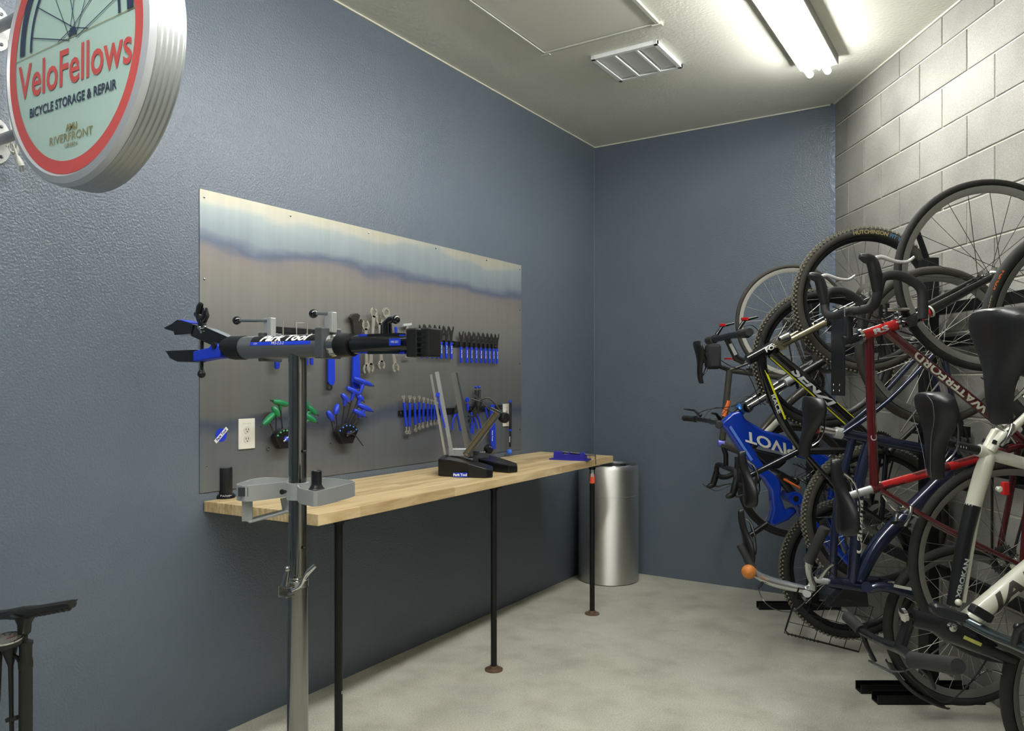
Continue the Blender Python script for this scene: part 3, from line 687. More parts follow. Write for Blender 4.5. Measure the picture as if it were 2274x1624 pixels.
def holder(cx_, cy_, wpx, hpx, dots, lab):
    c = Wp(cx_, cy_, .02); L = abs(Wp(cx_ + wpx / 2, cy_, .02).y - Wp(cx_ - wpx / 2, cy_, .02).y); H = Wp(cx_, cy_ - hpx / 2, .02).z - Wp(cx_, cy_ + hpx / 2, .02).z
    t = thing('key_holder', c, lab, 'tool holder')
    pts = []
    for q in range(9):
        a_ = radians(-52 + 104 * q / 8); pts.append((sin(a_) * L * .62, -H * .5 + cos(a_) * H * .98))
    pts = [(L * .22, -H * .5), (-L * .22, -H * .5)] + pts
    MB().prism([c + YW * y + UP * z for y, z in pts], XW * .034).build('holder_body', BSATIN, t, smooth=False, bevel=.003)
    for q in range(6):
        a_ = radians(-42 + 84 * q / 5); p = c + XW * .0345 + YW * (sin(a_) * L * .56) + UP * (-H * .5 + cos(a_) * H * .88)
        MB().obox(p, XW, YW, UP, .001, .008, .006).build('size_mark', dots, t, smooth=False)
    for q in (-1, 1): MB().lathe(c + YW * (q * L * .52) - UP * H * .47 - XW * .012, XW, [(.006, 0), (.005, .004), (0, .005)], 10).build('screw', STEEL, t)
    MB().lathe(c + XW * .0345 - UP * H * .02 + YW * .004, XW, [(.012, 0), (.012, .0008), (0, .0008)], 20).build('logo_disc', PBLUE, t)
    text_flat('Park Tool', .009, c + XW * .0358 - UP * H * .02 + YW * .004, YW + UP * .75, UP - YW * .75, 'logo_lettering', WHITE, t, bold=.0005)
    return t
holder(622, 973, 44, 46, mat('green_mark', (90, 190, 120), .5), 'black fan-shaped key holder with green marks behind the stand mast')
holder(762, 962, 48, 46, mat('blue_mark', (90, 140, 235), .5), 'black fan-shaped key holder with blue marks right of the mast')
G = PGREEN; gg = 'green-handled star keys in the left holder'
pkey(0, 607, 958, 609, 918, 584, 944, G, 'lowest left green-handled star key in the left holder', gg)
pkey(0, 613, 955, 606, 903, 619, 925, G, 'upright green-handled star key, second from left in the left holder', gg)
pkey(0, 627, 950, 640, 899, 606, 891, G, 'topmost green-handled star key pointing left in the left holder', gg)
pkey(0, 641, 950, 672, 884, 684, 906, G, 'green-handled star key whose tip just shows above the mast right edge', gg)
pkey(0, 648, 953, 676, 898, 703, 920, G, 'upper right green-handled star key right of the mast', gg)
pkey(0, 654, 958, 675, 920, 701, 937, G, 'lower right green-handled star key right of the mast', gg)
Bl = PBLUE; bg = 'blue-handled hex keys in the right holder'
pkey(0, 740, 955, 727, 913, 740, 935, Bl, 'lowest left blue-handled hex key in the right holder', bg)
pkey(0, 748, 948, 750, 898, 744, 921, Bl, 'short upright blue-handled hex key, second from left', bg)
pkey(0, 759, 946, 759, 875, 773, 893, Bl, 'third blue-handled hex key from the left in the right holder', bg)
pkey(0, 767, 944, 770, 861, 798, 876, Bl, 'blue-handled hex key second from the top of the right holder', bg)
pkey(0, 774, 944, 785, 840, 826, 856, Bl, 'topmost and largest blue-handled hex key of the right holder', bg, r=.0035, hr=.011)
pkey(0, 781, 946, 792, 876, 806, 890, Bl, 'looped blue-handled hex key below the two topmost ones', bg)
pkey(0, 783, 948, 794, 898, 825, 913, Bl, 'right-pointing blue-handled hex key in mid height', bg)
pkey(0, 788, 951, 785, 911, 811, 925, Bl, 'lowest right blue-handled hex key in the right holder', bg)
t = thing('hex_key', Wp(790, 965, .05), 'black hex key slanting down right from the right holder', 'hex key')
MB().tube([Wp(779, 963, .06), Wp(790, 968, .06), Wp(806, 990, .06)], .003, 8).build('shaft', DSTEEL, t)
MB().tube([Wp(768, 965, .06), Wp(779, 963, .06), Wp(787, 958, .06)], .007, 8).build('handle', BLACK, t)
# ---- sticker and outlets
c = Wp(491, 966.5, .0045); t = thing('round_sticker', c, 'round blue sticker crossed by a slanted white name band on the panel', 'sticker')
MB().lathe(c, XW, [(.0275, 0), (.0275, .0006), (0, .0006)], 40).build('blue_disc', PBLUE, t)
d1 = (YW + UP * .95).normalized(); d2 = XW.cross(d1)
MB().obox(c + XW * .0012, d1, d2, XW, .078, .016, .0008).build('name_band', WHITE, t, smooth=False)
text_flat('Park Tool', .015, c + XW * .0018, d1, d2, 'lettering', mat('dark_blue_print', (20, 30, 110), .5), t, bold=.0006)
OUTW = mat('outlet_plastic', (212, 210, 200), .35)
def outlet(px, py, wpx, hpx, lab):
    c = Wp(px, py, .004); H = Wp(px, py - hpx / 2, .004).z - Wp(px, py + hpx / 2, .004).z; Wd = Wp(px + wpx / 2, py, .004).y - Wp(px - wpx / 2, py, .004).y
    t = thing('wall_outlet', c, lab, 'outlet')
    MB().box(c + XW * .003, (.006, Wd, H)).build('cover_plate', OUTW, t, smooth=False, bevel=.0015)
    for s in (-1, 1):
        q = c + XW * .006 + UP * (s * H * .155 - H * .03)
        r = MB(); r.lathe(q, XW, [(.0165, 0), (.0165, .0015), (0, .0015)], 24); sk = r.build('socket', mat('socket_plastic', (200, 198, 188), .4), t)
        for dy in (-.006, .006): MB().box(q + XW * .0018 + YW * dy + UP * .003, (.0008, .0022, .008)).build('slot', BLACK, sk, smooth=False)
        MB().box(q + XW * .0018 - UP * .007, (.0008, .005, .004)).build('ground_hole', BLACK, sk, smooth=False)
    for k in range(4): MB().box(c + XW * .0063 + UP * H * .34 + YW * (k - 1.5) * .011, (.0006, .006, .003)).build('print_mark', LGREY, t, smooth=False)
outlet(546.5, 963.5, 36, 67, 'white double outlet beside the round blue sticker')
outlet(1123, 922, 14, 50, 'white double outlet at the right end of the steel panel')
# ---- tools partly hidden behind the stand beam
t = strip_rail(598, 732, 706, 738, 'black tool rail above the stand beam on the left')
for i, (px, y0_, y1_, kk) in enumerate(((611, 717, 800, 's'), (628, 712, 760, 'h'), (658, 717, 760, 'l'), (682, 716, 760, 'h'))):
    a = Wp(px, y0_, .03); c = Wp(px + 1, y1_, .03)
    u = thing('hex_driver', c, ['first', 'second', 'third', 'fourth'][i] + ' thin steel driver from the left standing up behind the stand beam', 'driver')
    pts = [c, a] + ([Wp(px + 16, y0_ + 1, .03)] if kk == 'l' else [])
    MB().tube(pts, .0025, 8).build('shaft', CSTEEL, u)
    MB().tube([c, c - UP * .012], .004, 8).build('shaft_collar', BLACK, u)
for i, (px, y0_, y1_, r, lab) in enumerate(((615, 788, 820, .012, 'thick blue screwdriver handle hanging below the stand beam left of the mast'), (681, 793, 812, .007, 'slim blue screwdriver handle right of the mast'), (692, 793, 811, .009, 'black and blue screwdriver handle right of the mast'))):
    a = Wp(px, 740, .03); c = Wp(px, y0_, .03); e_ = Wp(px, y1_, .03)
    u = thing('screwdriver', c, lab, 'screwdriver'); MB().tube([a, c], .003, 8).build('blade', CSTEEL, u)
    MB().tube([c + UP * .03, c + UP * .02, c, e_ + UP * .008, e_], [r * .6, r, r, r * .95, r * .5], 14).build('handle', PBLUE, u)
    MB().tube([c + UP * .012, c + UP * .006], r * 1.05, 14).build('handle_ring', BLACK, u)
# blue ring wrench
t = thing('ring_wrench', Wp(733, 800, .02), 'flat blue wrench with a dark ring end hanging below the beam', 'wrench')
wflat([(727, 700), (740, 700), (741, 848), (737, 856), (731, 856), (726, 848)], .02, .010, 'handle', PBLUE, t, .002)
MB().ring(Wp(732, 860, .024), XW, .0135, [(-.0045, -.003), (.0035, -.003), (.0035, .003), (-.0045, .003)], 24).build('ring_end', DSTEEL, t, smooth=False)
# large adjustable wrench
t = thing('adjustable_wrench', Wp(787, 780, .02), 'large blue-handled wrench with broad dark head between the clamps', 'wrench')
wflat([(782, 755), (793, 755), (796, 850), (795, 864), (781, 864), (779, 850)], .02, .014, 'handle', PBLUE, t, .003)
wflat([(783, 757), (793, 757), (799, 738), (803, 716), (799, 709), (796, 719), (792, 712), (796, 701), (789, 696), (778, 698), (772, 705), (779, 712), (781, 725)], .02, .014, 'steel_head', DSTEEL, t, .002)
# big grey spanners hanging
def big(pxs, jaw_up, nm, lab, x=.03):
    a = Wp(*pxs[0], x); c = Wp(*pxs[1], x); ax = (c - a).normalized(); sd = XW.cross(ax).normalized(); L = (c - a)
    t = thing(nm, (a + c) / 2, lab, 'spanner', 'worn steel spanners hung together')
    b = MB(); b.prism([a + sd * .011, a - sd * .011, a + L * .5 - sd * .008, c - sd * .011, c + sd * .011, a + L * .5 + sd * .008], XW * .006); b.build('shank', CSTEEL, t, smooth=False, bevel=.001)
    for e_, s_, r_, rk in ((a, -1, .027, jaw_up), (c, 1, .026, 0)):
        o = e_ + ax * s_ * .012
        if rk == 'ring':
            MB().ring(o + XW * .003, XW, r_ * .8, [(-.006, -.004), (.005, -.004), (.005, .004), (-.006, .004)], 28).build('ring_end', CSTEEL, t, smooth=False)
        else:
            an = [radians(v) for v in (30, 60, 100, 140, 180, 220, 260, 300, 330)]; ai = [radians(v) for v in (330, 285, 230, 180, 130, 75, 30)]
            f = lambda q, r: o + (sd * sin(q) + ax * s_ * cos(q)) * r
            MB().prism([f(q, r_) for q in an] + [f(q, r_ * .58) for q in ai], XW * .006).build('open_jaw', CSTEEL, t, smooth=False, bevel=.001)
big([(811, 728), (813, 815)], 0, 'open_spanner', 'leftmost of the grey open spanners hung behind the right clamp')
big([(829, 700), (822, 812)], 0, 'open_spanner', 'tall middle grey open spanner hung behind the right clamp', .036)
big([(842, 716), (846, 806)], 0, 'open_spanner', 'grey open spanner just left of the ring-ended one', .028)
big([(857, 700), (877, 812)], 'ring', 'ring_spanner', 'grey ring-ended spanner rising above the right clamp', .042)
t = thing('small_blue_driver', Wp(879, 740, .03), 'small blue-handled driver beside the clamp lever', 'driver')
MB().tube([Wp(879, 726, .03), Wp(879, 728, .03), Wp(880, 752, .03)], [.004, .008, .007], 12).build('handle', PBLUE, t); MB().tube([Wp(880, 752, .03), Wp(881, 790, .03)], .003, 8).build('shaft', CSTEEL, t)
t = thing('spoke_tool', Wp(904, 755, .03), 'pale steel T-shaped tool between the spanners and the clamp jaws', 'tool')
MB().tube([Wp(904, 724, .03), Wp(905, 793, .03)], [.008, .006], 10).build('body', CSTEEL, t); MB().bar(Wp(895, 722, .03), Wp(913, 720, .03), .012, .01, side=UP).build('crossbar', LGREY, t, smooth=False); MB().bar(Wp(899, 793, .03), Wp(910, 793, .03), .006, .008, side=UP).build('tail_bar', CSTEEL, t, smooth=False)
# ---- lower right group
strip_rail(1040, 907, 1112, 905, 'black tool rail behind the wheel truing stand')
def pliers(pts_l, pts_r, piv, head, hm, lab, nm='pliers', hr=.0055, tips=None):
    p = Wp(*piv, .03); t = thing(nm, p, lab, 'pliers')
    for k, q in enumerate((pts_l, pts_r)): MB().tube([Wp(x, y, .03 + .004 * k) for x, y in q], hr, 8, sm=4).build('handle', hm, t)
    wflat(head, .026, .010, 'jaws', DSTEEL, t, .001)
    MB().tube([p - XW * .008, p + XW * .012], .006, 12).build('pivot', STEEL, t)
    return t
pliers([(1014, 917), (1007, 930), (1003, 955)], [(1014, 917), (1018, 935), (1023, 957)], (1012, 915), [(1008, 918), (1010, 905), (1013, 898), (1016, 905), (1017, 918)], PBLUE, 'blue-handled cutters hung at the left of the truing stand posts')
pliers([(1050, 921), (1055, 935), (1060, 952)], [(1058, 918), (1064, 935), (1068, 952)], (1056, 916), [(1048, 925), (1049, 912), (1055, 902), (1063, 912), (1060, 925)], PBLUE, 'blue-handled pliers with paired legs behind the truing stand')
pliers([(1047, 915), (1047, 940), (1046, 962)], [(1078, 905), (1082, 925), (1090, 945)], (1060, 895), [(1054, 905), (1052, 893), (1060, 886), (1068, 893), (1066, 905)], PBLUE, 'wide-open blue-handled chain tool behind the truing stand', 'chain_pliers')
t = thing('cable_cutter', Wp(1061, 885, .04), 'black-handled cutter with two blue tips pointing up', 'pliers')
for (x0_, x1_) in ((1057, 1058), (1065, 1064)):
    h = MB().tube([Wp(x0_, 866, .04), Wp(x1_, 890, .04), Wp(1061, 905, .04)], [.0085, .009, .007], 12).build('handle', GRIP, t); MB().ball(Wp(x0_, 860, .04), .0095, 12, (1, 1, .9)).build('blue_tip', PBLUE, h)
MB().tube([Wp(1061, 903, .04), Wp(1061, 915, .04)], [.009, .004], 10).build('jaws', DSTEEL, t)
t = thing('blue_chain_gauge', Wp(1038, 895, .03), 'small bright blue figure-eight gauge on the panel', 'tool')
b = MB(); b.ring(Wp(1037.5, 888, .03), XW, .010, [(-.005, -.005), (.004, -.005), (.004, .005), (-.005, .005)], 18); b.build('upper_loop', PBLUE, t, smooth=False)
MB().tube([Wp(1038, 897, .03), Wp(1039, 912, .03)], [.010, .007], 12).build('lower_grip', PBLUE, t)
t = thing('crank_wrench', Wp(1090, 970, .02), 'long blue bar wrench ending in a black ball above the bench', 'wrench')
wflat([(1087, 900), (1095, 898), (1098, 980), (1098, 996), (1093, 1000), (1088, 996)], .03, .012, 'blue_bar', PBLUE, t, .002)
text_flat('Park Tool', .016, Wp(1093.5, 968, .0435), -UP, YW, 'lettering', WHITE, t, bold=.0006)
MB().ball(Wp(1085, 998, .05), .030, 20).build('black_ball', BLACK, t); MB().ball(Wp(1091, 995, .075), .008, 12).build('blue_button', PBLUE, t)
t = thing('rubber_mallet', Wp(1132, 950, .03), 'slim black hammer-like tool with blue collars and round blue foot', 'mallet')
h = MB().tube([Wp(1133, 892, .035), Wp(1133, 895, .035), Wp(1133, 953, .035)], [.007, .0085, .0085], 14).build('upper_grip', BLACK, t)
MB().tube([Wp(1133, 889, .035), Wp(1133, 894, .035)], [.0075, .009], 14).build('blue_cap', PBLUE, t)
MB().tube([Wp(1133, 953, .035), Wp(1133, 958, .035)], .0095, 14).build('blue_collar', PBLUE, t)
MB().tube([Wp(1133, 958, .035), Wp(1132.5, 993, .035)], .0065, 14).build('lower_shaft', BLACK, t)
MB().obox(Wp(1132, 976, .043), XW, YW, UP, .001, .006, .035).build('white_label', WHITE, t, smooth=False)
MB().ball(Wp(1131.5, 1004, .035), .0185, 20, (1, 1, 1)).build('blue_foot', mat('light_tool_blue', (55, 110, 215), .45), t)
# wires of a caliper tool between
t = thing('brake_caliper_tool', Wp(1035, 960, .03), 'thin black and blue folding tool low behind the truing stand', 'tool')
MB().tube([Wp(1052, 940, .03), Wp(1050, 965, .03)], .005, 8).build('leg', PBLUE, t); MB().tube([Wp(1046, 930, .03), Wp(1040, 962, .03)], .0045, 8).build('leg', BLACK, t); MB().tube([Wp(1040, 925, .03), Wp(1058, 925, .03)], .006, 8).build('head', DSTEEL, t)
# ================================================================== things on the bench
# black can on a base at the left
c = at_z(500, 1106, BT); t = thing('black_canister', c, 'matte black upright canister on a round foot at the left bench end', 'canister')
MB().lathe(c, UP, [(.040, 0), (.040, .010), (.036, .016), (.028, .020), (.028, .022)], 32).build('foot', BGLOSS, t)
MB().lathe(c, UP, [(.0285, .020), (.0285, .120), (.0275, .124), (.024, .124), (.023, .118), (0, .118)], 32).build('canister_body', BSATIN, t)
text_flat('PARK', .012, c + UP * .007 + (CAM - c).normalized() * .042, RV, UP, 'lettering', LGREY, t, sx=1.4)
# blue drawn gauge with steel rod near the far end
t = thing('blue_vise_tool', at_z(1268, 1015, BT), 'translucent blue clamp tool with a steel crank lying at the far bench end', 'tool')
BV = mat('violet_blue_plastic', (40, 38, 150), .3)
A = at_z(1226, 1021, BT); Bq = at_z(1300, 1024, BT); ax = (Bq - A).normalized(); ax.z = 0; ax.normalize(); sd = Vector((-ax.y, ax.x, 0)); L = (Bq - A).length
MB().obox(A + ax * L * .5 + sd * .03 + UP * .004, ax, sd, UP, L + .03, .09, .008).build('base_plate', BV, t, smooth=False, bevel=.002)
for s, wv in ((.16, .05), (.5, .012), (.9, .03)): MB().obox(A + ax * L * s + sd * .03 + UP * .028, ax, sd, UP, wv, .06, .042).build('upright_block', BV, t, smooth=False, bevel=.004)
MB().obox(A + ax * L * .5 + UP * .022, ax, sd, UP, L * .9, .006, .028).build('side_rail', BV, t, smooth=False)
MB().tube([A + ax * L * .28 + sd * .03 + UP * .045, A + ax * (L + .06) + sd * .01 + UP * .036], .008, 14).build('steel_screw', STEEL, t)
hk = P(1322, 1010, 4.77)
MB().tube([P(1300, 1008, 4.8), hk, P(1322, 1032, 4.77)], .0055, 10).build('crank_handle', STEEL, t); MB().box(P(1305, 1018, 4.8), (.03, .03, .02)).build('end_nut', CSTEEL, t, smooth=False, bevel=.002)
# wheel truing stand
TD = 4.12
def T_(px, py, d=TD): return P(px, py, d)
t = thing('truing_stand', at_z(1045, 1045, BT), 'chrome wheel truing stand on a black forked base on the bench', 'truing stand')
def bplan(pts, h0, h1, nm, m):
    q = [at_z(x, y, BT) for x, y in pts]; n = len(q)
    b = MB(); hs = [h0 + (h1 - h0) * k for k in [p[2] if len(p) > 2 else 0 for p in pts]] if False else None
    vs = []; 
    for p in q: vs.append(p)
    return q
def wedge(pts, nm):
    # pts: (px, py on bench, height in m)
    q = [at_z(x, y, BT + .001) for x, y, h in pts]; n = len(q)
    vs = q + [q[i] + UP * pts[i][2] for i in range(n)]
    fs = [tuple(range(n)), tuple(range(2 * n - 1, n - 1, -1))] + [(i, i + n, (i + 1) % n + n, (i + 1) % n) for i in range(n)]
    return MB().add(vs, fs).build(nm, BSATIN, t, smooth=False, bevel=.004)
nb = wedge([(973, 1057, .085), (1000, 1059, .085), (1040, 1061, .07), (1080, 1062, .046), (1094, 1061, .04), (1095, 1053, .04), (1070, 1049, .05), (1010, 1044, .08), (985, 1045, .085)], 'near_foot')
wedge([(1062, 1044, .06), (1100, 1048, .045), (1130, 1051, .040), (1149, 1049, .034), (1148, 1043, .034), (1115, 1036, .045), (1085, 1033, .06), (1050, 1034, .07)], 'far_foot')
MB().ball(at_z(985, 1055, BT) + UP * .045 - FV * .02, .022, 18).build('base_knob', BLACK, nb)
q = at_z(1022, 1062, BT) + UP * .016 - FV * .004
MB().obox(q, RV, FV, UP, .07, .002, .022).build('blue_label', PBLUE, nb, smooth=False); text_flat('Park Tool', .017, q - FV * .0015, RV, UP, 'lettering', WHITE, nb, bold=.0008)
MB().obox(T_(1024, 1004), RV, FV, UP, .13, .06, .04).build('center_block', TST, t, smooth=False, bevel=.003)
MB().obox(T_(1062, 1010), RV, FV, UP, .11, .05, .035).build('slide_block', GREYM, t, smooth=False, bevel=.003)
pl = MB(); pl.bar(T_(957, 832, 4.10), T_(990, 1018, 4.14), .012, .004, side=RV); pl.build('left_upright', TST, t, smooth=False)
pl = MB(); pl.bar(T_(970, 826, 4.06), T_(1004, 1010, 4.06), .020, .006, side=RV); lu = pl.build('left_upright', TST, t, smooth=False)
sc_ = MB().bar(T_(972, 880, 4.04), T_(988, 950, 4.04), .008, .006, side=RV).build('blue_scale', PBLUE, lu, smooth=False)
MB().obox(T_(972, 877, 4.04), RV, FV, UP, .02, .02, .022).build('blue_stop', PBLUE, lu, smooth=False, bevel=.002)
pl = MB(); pl.bar(T_(1007, 828), T_(1040, 1005), .026, .02, side=RV); ru = pl.build('right_upright', mat('grey_upright_steel', (135, 133, 129), .3, metal=.6), t, smooth=False)
MB().bar(T_(1014, 828, 4.07), T_(1050, 995, 4.07), .008, .012, side=RV).build('polished_edge', CHROME, ru, smooth=False)
pl = MB(); pl.bar(T_(1034, 1012, 4.05), T_(1104, 918, 4.05), .040, .022, side=RV + UP * .6); ca = pl.build('caliper_arm', mat('warm_steel', (205, 180, 135), .25, metal=1), t, smooth=False, bevel=.002)
MB().bar(T_(1040, 1010, 4.03), T_(1110, 921, 4.03), .010, .012, side=RV + UP * .6).build('polished_edge', CHROME, ca, smooth=False)
for dd in (-.5, .5): MB().bar(T_(1034 + dd * 9, 1012 + dd * 6, 4.035), T_(1104 + dd * 9, 918 + dd * 6, 4.035), .004, .004, side=RV + UP * .6).build('arm_flange', GREYM, ca, smooth=False)
MB().bar(T_(1049, 875, 4.05), T_(1092, 908, 4.05), .010, .006, side=UP).build('feeler_bar', CHROME, ca, smooth=False)
b = MB(); b.tube([T_(1066, 888, 4.03), T_(1085, 884, 4.03), T_(1100, 898, 4.03), T_(1112, 915, 4.03)], .0045, 8, sm=4); b.tube([T_(1046, 886, 4.05), T_(1070, 892, 4.05), T_(1086, 910, 4.05)], .004, 8); b.build('caliper_jaws', DSTEEL, ca)
MB().obox(T_(1100, 912, 4.04), (RV - UP * .5).normalized(), FV, (UP + RV * .5).normalized(), .055, .035, .016).build('arm_end_block', STEEL, ca, smooth=False, bevel=.002)
MB().lathe(T_(1120, 928, 4.05), (RV * .6 - FV * .8), [(.026, -.018), (.028, -.01), (.028, .01), (.022, .018)], 20).build('adjust_knob', BLACK, t)
MB().lathe(T_(1085, 1000, 4.02), (RV * .6 - FV * .8), [(.016, -.012), (.018, 0), (.016, .012)], 18).build('small_knob', BLACK, t)
b = MB(); b.tube([T_(995, 962), T_(1000, 1000), T_(1003, 1030)], .006, 10); b.build('adjust_rod', CHROME, t)
b = MB(); b.ball(T_(998, 958), .010, 12); b.build('rod_tip', GREYM, t)
# ================================================================== round blade sign
SY = 1.12; 
def sx_on(px, y): return at_y(px, 400, y).x
xl = at_y(22, 200, SY).x; xr = at_y(320, 200, SY).x
R = (xr - xl) / 2; sc = Vector(((xl + xr) / 2, SY, 0)); zb = at_y((158 + 10), 382, SY).z; sc.z = zb + R
t = thing('round_sign', sc, 'round double-faced bicycle shop sign with brushed ribbed rim on the wall', 'sign')
NV = Vector((0, -1, 0)); EX = Vector((1, 0, 0))
MINT = mat('mint_sign_face', (176, 203, 193), .35); CORAL = mat('coral_sign_print', (205, 82, 78), .4); DNAVY = mat('navy_sign_print', (45, 56, 80), .5); OLIVE = mat('olive_sign_print', (140, 132, 88), .5)
th = .100
SIGNM = mat('sign_rim_aluminium', (178, 182, 182), .38, metal=.7)
prof = [(R + .001, .0), (R + .004, -.004), (R + .03, .008), (R + .036, .016)]
b = MB(); pr = [(R, .0), (R + .006, -.006), (R + .024, .000), (R + .030, .010), (R + .031, .016)]
b.lathe(sc, -NV, pr, 96); f0 = b.f[-2:]; b.f = [f for f in b.f if len(f) == 4]
b.build('face_retainer', mat('pearl_retainer', (205, 208, 212), .3, metal=.5), t)
pr = [(R + .031, .016)]
for k in range(5):
    y = .020 + k * .015; pr += [(R + .0285, y), (R + .031, y + .004), (R + .031, y + .009), (R + .0285, y + .013)]
pr += [(R + .031, .096), (R + .02, th), (0, th)]
b = MB().lathe(sc, -NV, pr, 96); b.f = [f for f in b.f if len(f) == 4]; b.build('ribbed_rim', SIGNM, t)
MB().lathe(sc, -NV, [(R, .001), (R, .004)], 96).build('face', MINT, t)
def disc_ring(r0, r1, off, nm, m, a0=0, a1=2 * pi, n=96, cen=None):
    cen = cen or sc; b = MB(); vs = []; fs = []
    for k in range(n + 1):
        a = a0 + (a1 - a0) * k / n; d = EX * cos(a) + UP * sin(a); vs += [cen + d * r0 + NV * off, cen + d * r1 + NV * off]
    for k in range(n): fs.append((2 * k, 2 * k + 1, 2 * k + 3, 2 * k + 2))
    return b.add(vs, fs).build(nm, m, t, smooth=False, flip=False)
disc_ring(R - .036, R - .0005, .0008, 'coral_ring', CORAL)
def SS(px, py, off=.001):   # point on the sign face
    p = at_y(px, py, SY); return Vector((p.x, SY - off, p.z))
hub = SS(163, 76)
dl = (SS(307, 14) - SS(33, 142)); dl.normalize()   # printed slanted line direction
up_ = Vector((-dl.z, 0, dl.x)); up_ = up_ if up_.z > 0 else -up_
def above(p): return (p - SS(163, 82)).dot(up_) > 0
# wheel artwork: tyre, rim arcs, hub, spokes, clipped by the slanted line
lnp = SS(33, 142)
def arcseg(r0, r1, nm, m, n=120):
    b = MB(); vs = []; fs = []; 
    for k in range(n):
        a = 2 * pi * k / n; a2 = 2 * pi * (k + 1) / n
        q = [hub + (EX * cos(x) + UP * sin(x)) * r for x, r in ((a, r0), (a, r1), (a2, r1), (a2, r0))]
        if all((p - lnp).dot(up_) > 0 and (p - sc).length < R - .03 for p in q):
            i = len(vs); vs += [p + NV * .0012 for p in q]; fs.append((i, i + 1, i + 2, i + 3))
        elif vs: MB().add(vs, fs).build(nm, m, t, smooth=False, flip=False); vs = []; fs = []
    if vs: b.add(vs, fs).build(nm, m, t, smooth=False, flip=False)
wr = abs((SS(46, 140) - hub).x)
arcseg(wr * .90, wr * 1.0, 'wheel_print_tyre', DNAVY); arcseg(wr * .76, wr * .80, 'wheel_print_rim', DNAVY); arcseg(0.0, .020, 'wheel_print_hub', DNAVY)
b = MB()
for k in range(16):
    a = radians(12 + 22.5 * k); a0_ = a + (.9 if k % 2 else -.9)
    A_ = hub + (EX * cos(a0_) + UP * sin(a0_)) * .02; B_ = hub + (EX * cos(a) + UP * sin(a)) * wr * .78
    if (B_ - lnp).dot(up_) < 0 or (A_ - lnp).dot(up_) < 0 or (B_ - sc).length > R - .04:
        # clip
        for s in range(20, 0, -1):
            q = A_ + (B_ - A_) * s / 20
            if (q - lnp).dot(up_) > 0 and (q - sc).length < R - .04: B_ = q; break
        else: continue
    w2 = Vector((-(B_ - A_).z, 0, (B_ - A_).x)).normalized() * .0014
    b.add([A_ + w2 + NV * .0012, A_ - w2 + NV * .0012, B_ - w2 + NV * .0012, B_ + w2 + NV * .0012], [(0, 1, 2, 3)])
b.build('wheel_print_spokes', DNAVY, t, smooth=False, flip=False)['kind'] = 'stuff'
A_ = SS(33, 142); B_ = SS(306, 13)
b = MB(); w2 = up_ * .0010; b.add([A_ + w2, A_ - w2, B_ - w2, B_ + w2], [(0, 1, 2, 3)]); b.build('slanted_line', OLIVE, t, smooth=False, flip=False)
def sign_text(s, pl, pr_, h, m, bold=0, font_sx=None):
    # baseline-centre line from pixel pl to pixel pr_
    A_ = SS(*pl, .0013); B_ = SS(*pr_, .0013); e1 = (B_ - A_); Wd = e1.length; e1.normalize(); e2 = Vector((-e1.z, 0, e1.x)); e2 = e2 if e2.z > 0 else -e2
    o = text_mb(s, h, lambda x, y: Vector((x, y, 0)), bold=bold); xs = [v.x for v in o.v]; k = Wd / (max(xs) - min(xs)); xm = (max(xs) + min(xs)) / 2
    o.v = [(A_ + B_) / 2 + e1 * ((v.x - xm) * k) + e2 * v.y for v in o.v]
    return o.build('sign_lettering', m, t, smooth=False, flip=False)
sign_text('VeloFellows', (42, 193), (294, 99), .138, CORAL, .0018)
sign_text('BICYCLE STORAGE & REPAIR', (67, 254), (260, 187), .036, DNAVY, .0008)
sign_text('AMLI', (147, 284), (172, 277), .022, OLIVE, .001)
sign_text('RIVERFRONT', (111, 317), (207, 289), .032, OLIVE, .0002)
sign_text('GREEN', (144, 325), (172, 318), .014, OLIVE, .0002)
A_ = SS(146, 292); B_ = SS(172, 285); b = MB(); w2 = up_ * .0007; b.add([A_ + w2, A_ - w2, B_ - w2, B_ + w2], [(0, 1, 2, 3)]); b.build('underline', OLIVE, t, smooth=False, flip=False)
# brackets
BRW = mat('bracket_white', (205, 206, 204), .45)
for py, lab in ((70, 'upper'), (318, 'lower')):
    zc = at_x(10, py, 0).z; yc = 1.19
    q = MB(); pts = [(yc + .07 * cos(a), zc + .072 * sin(a) * 1.0) for a in [2 * pi * k / 20 for k in range(20)]]
    q.prism([(0.001, yc + (.055 if 0 else .0) + (y - yc) * .62, z) for y, z in pts], (.006, 0, 0)); fl_ = q.build('wall_flange', BRW, t, smooth=False, bevel=.001); fl_['label'] = lab + ' white wall flange'
    MB().tube([(.006, yc, zc), (sc.x - sqrt(max(.01, R * R - (zc - sc.z) ** 2)) + .02, yc, zc)], .016, 16).build('arm', mat('bracket_grey', (150, 153, 156), .4, metal=.5), fl_)
    for s in (-1, 1):
        MB().lathe((.007, yc + .012, zc + s * .048), XW, [(.006, 0), (.005, .004), (0, .005)], 10).build('screw', GREYM, fl_)
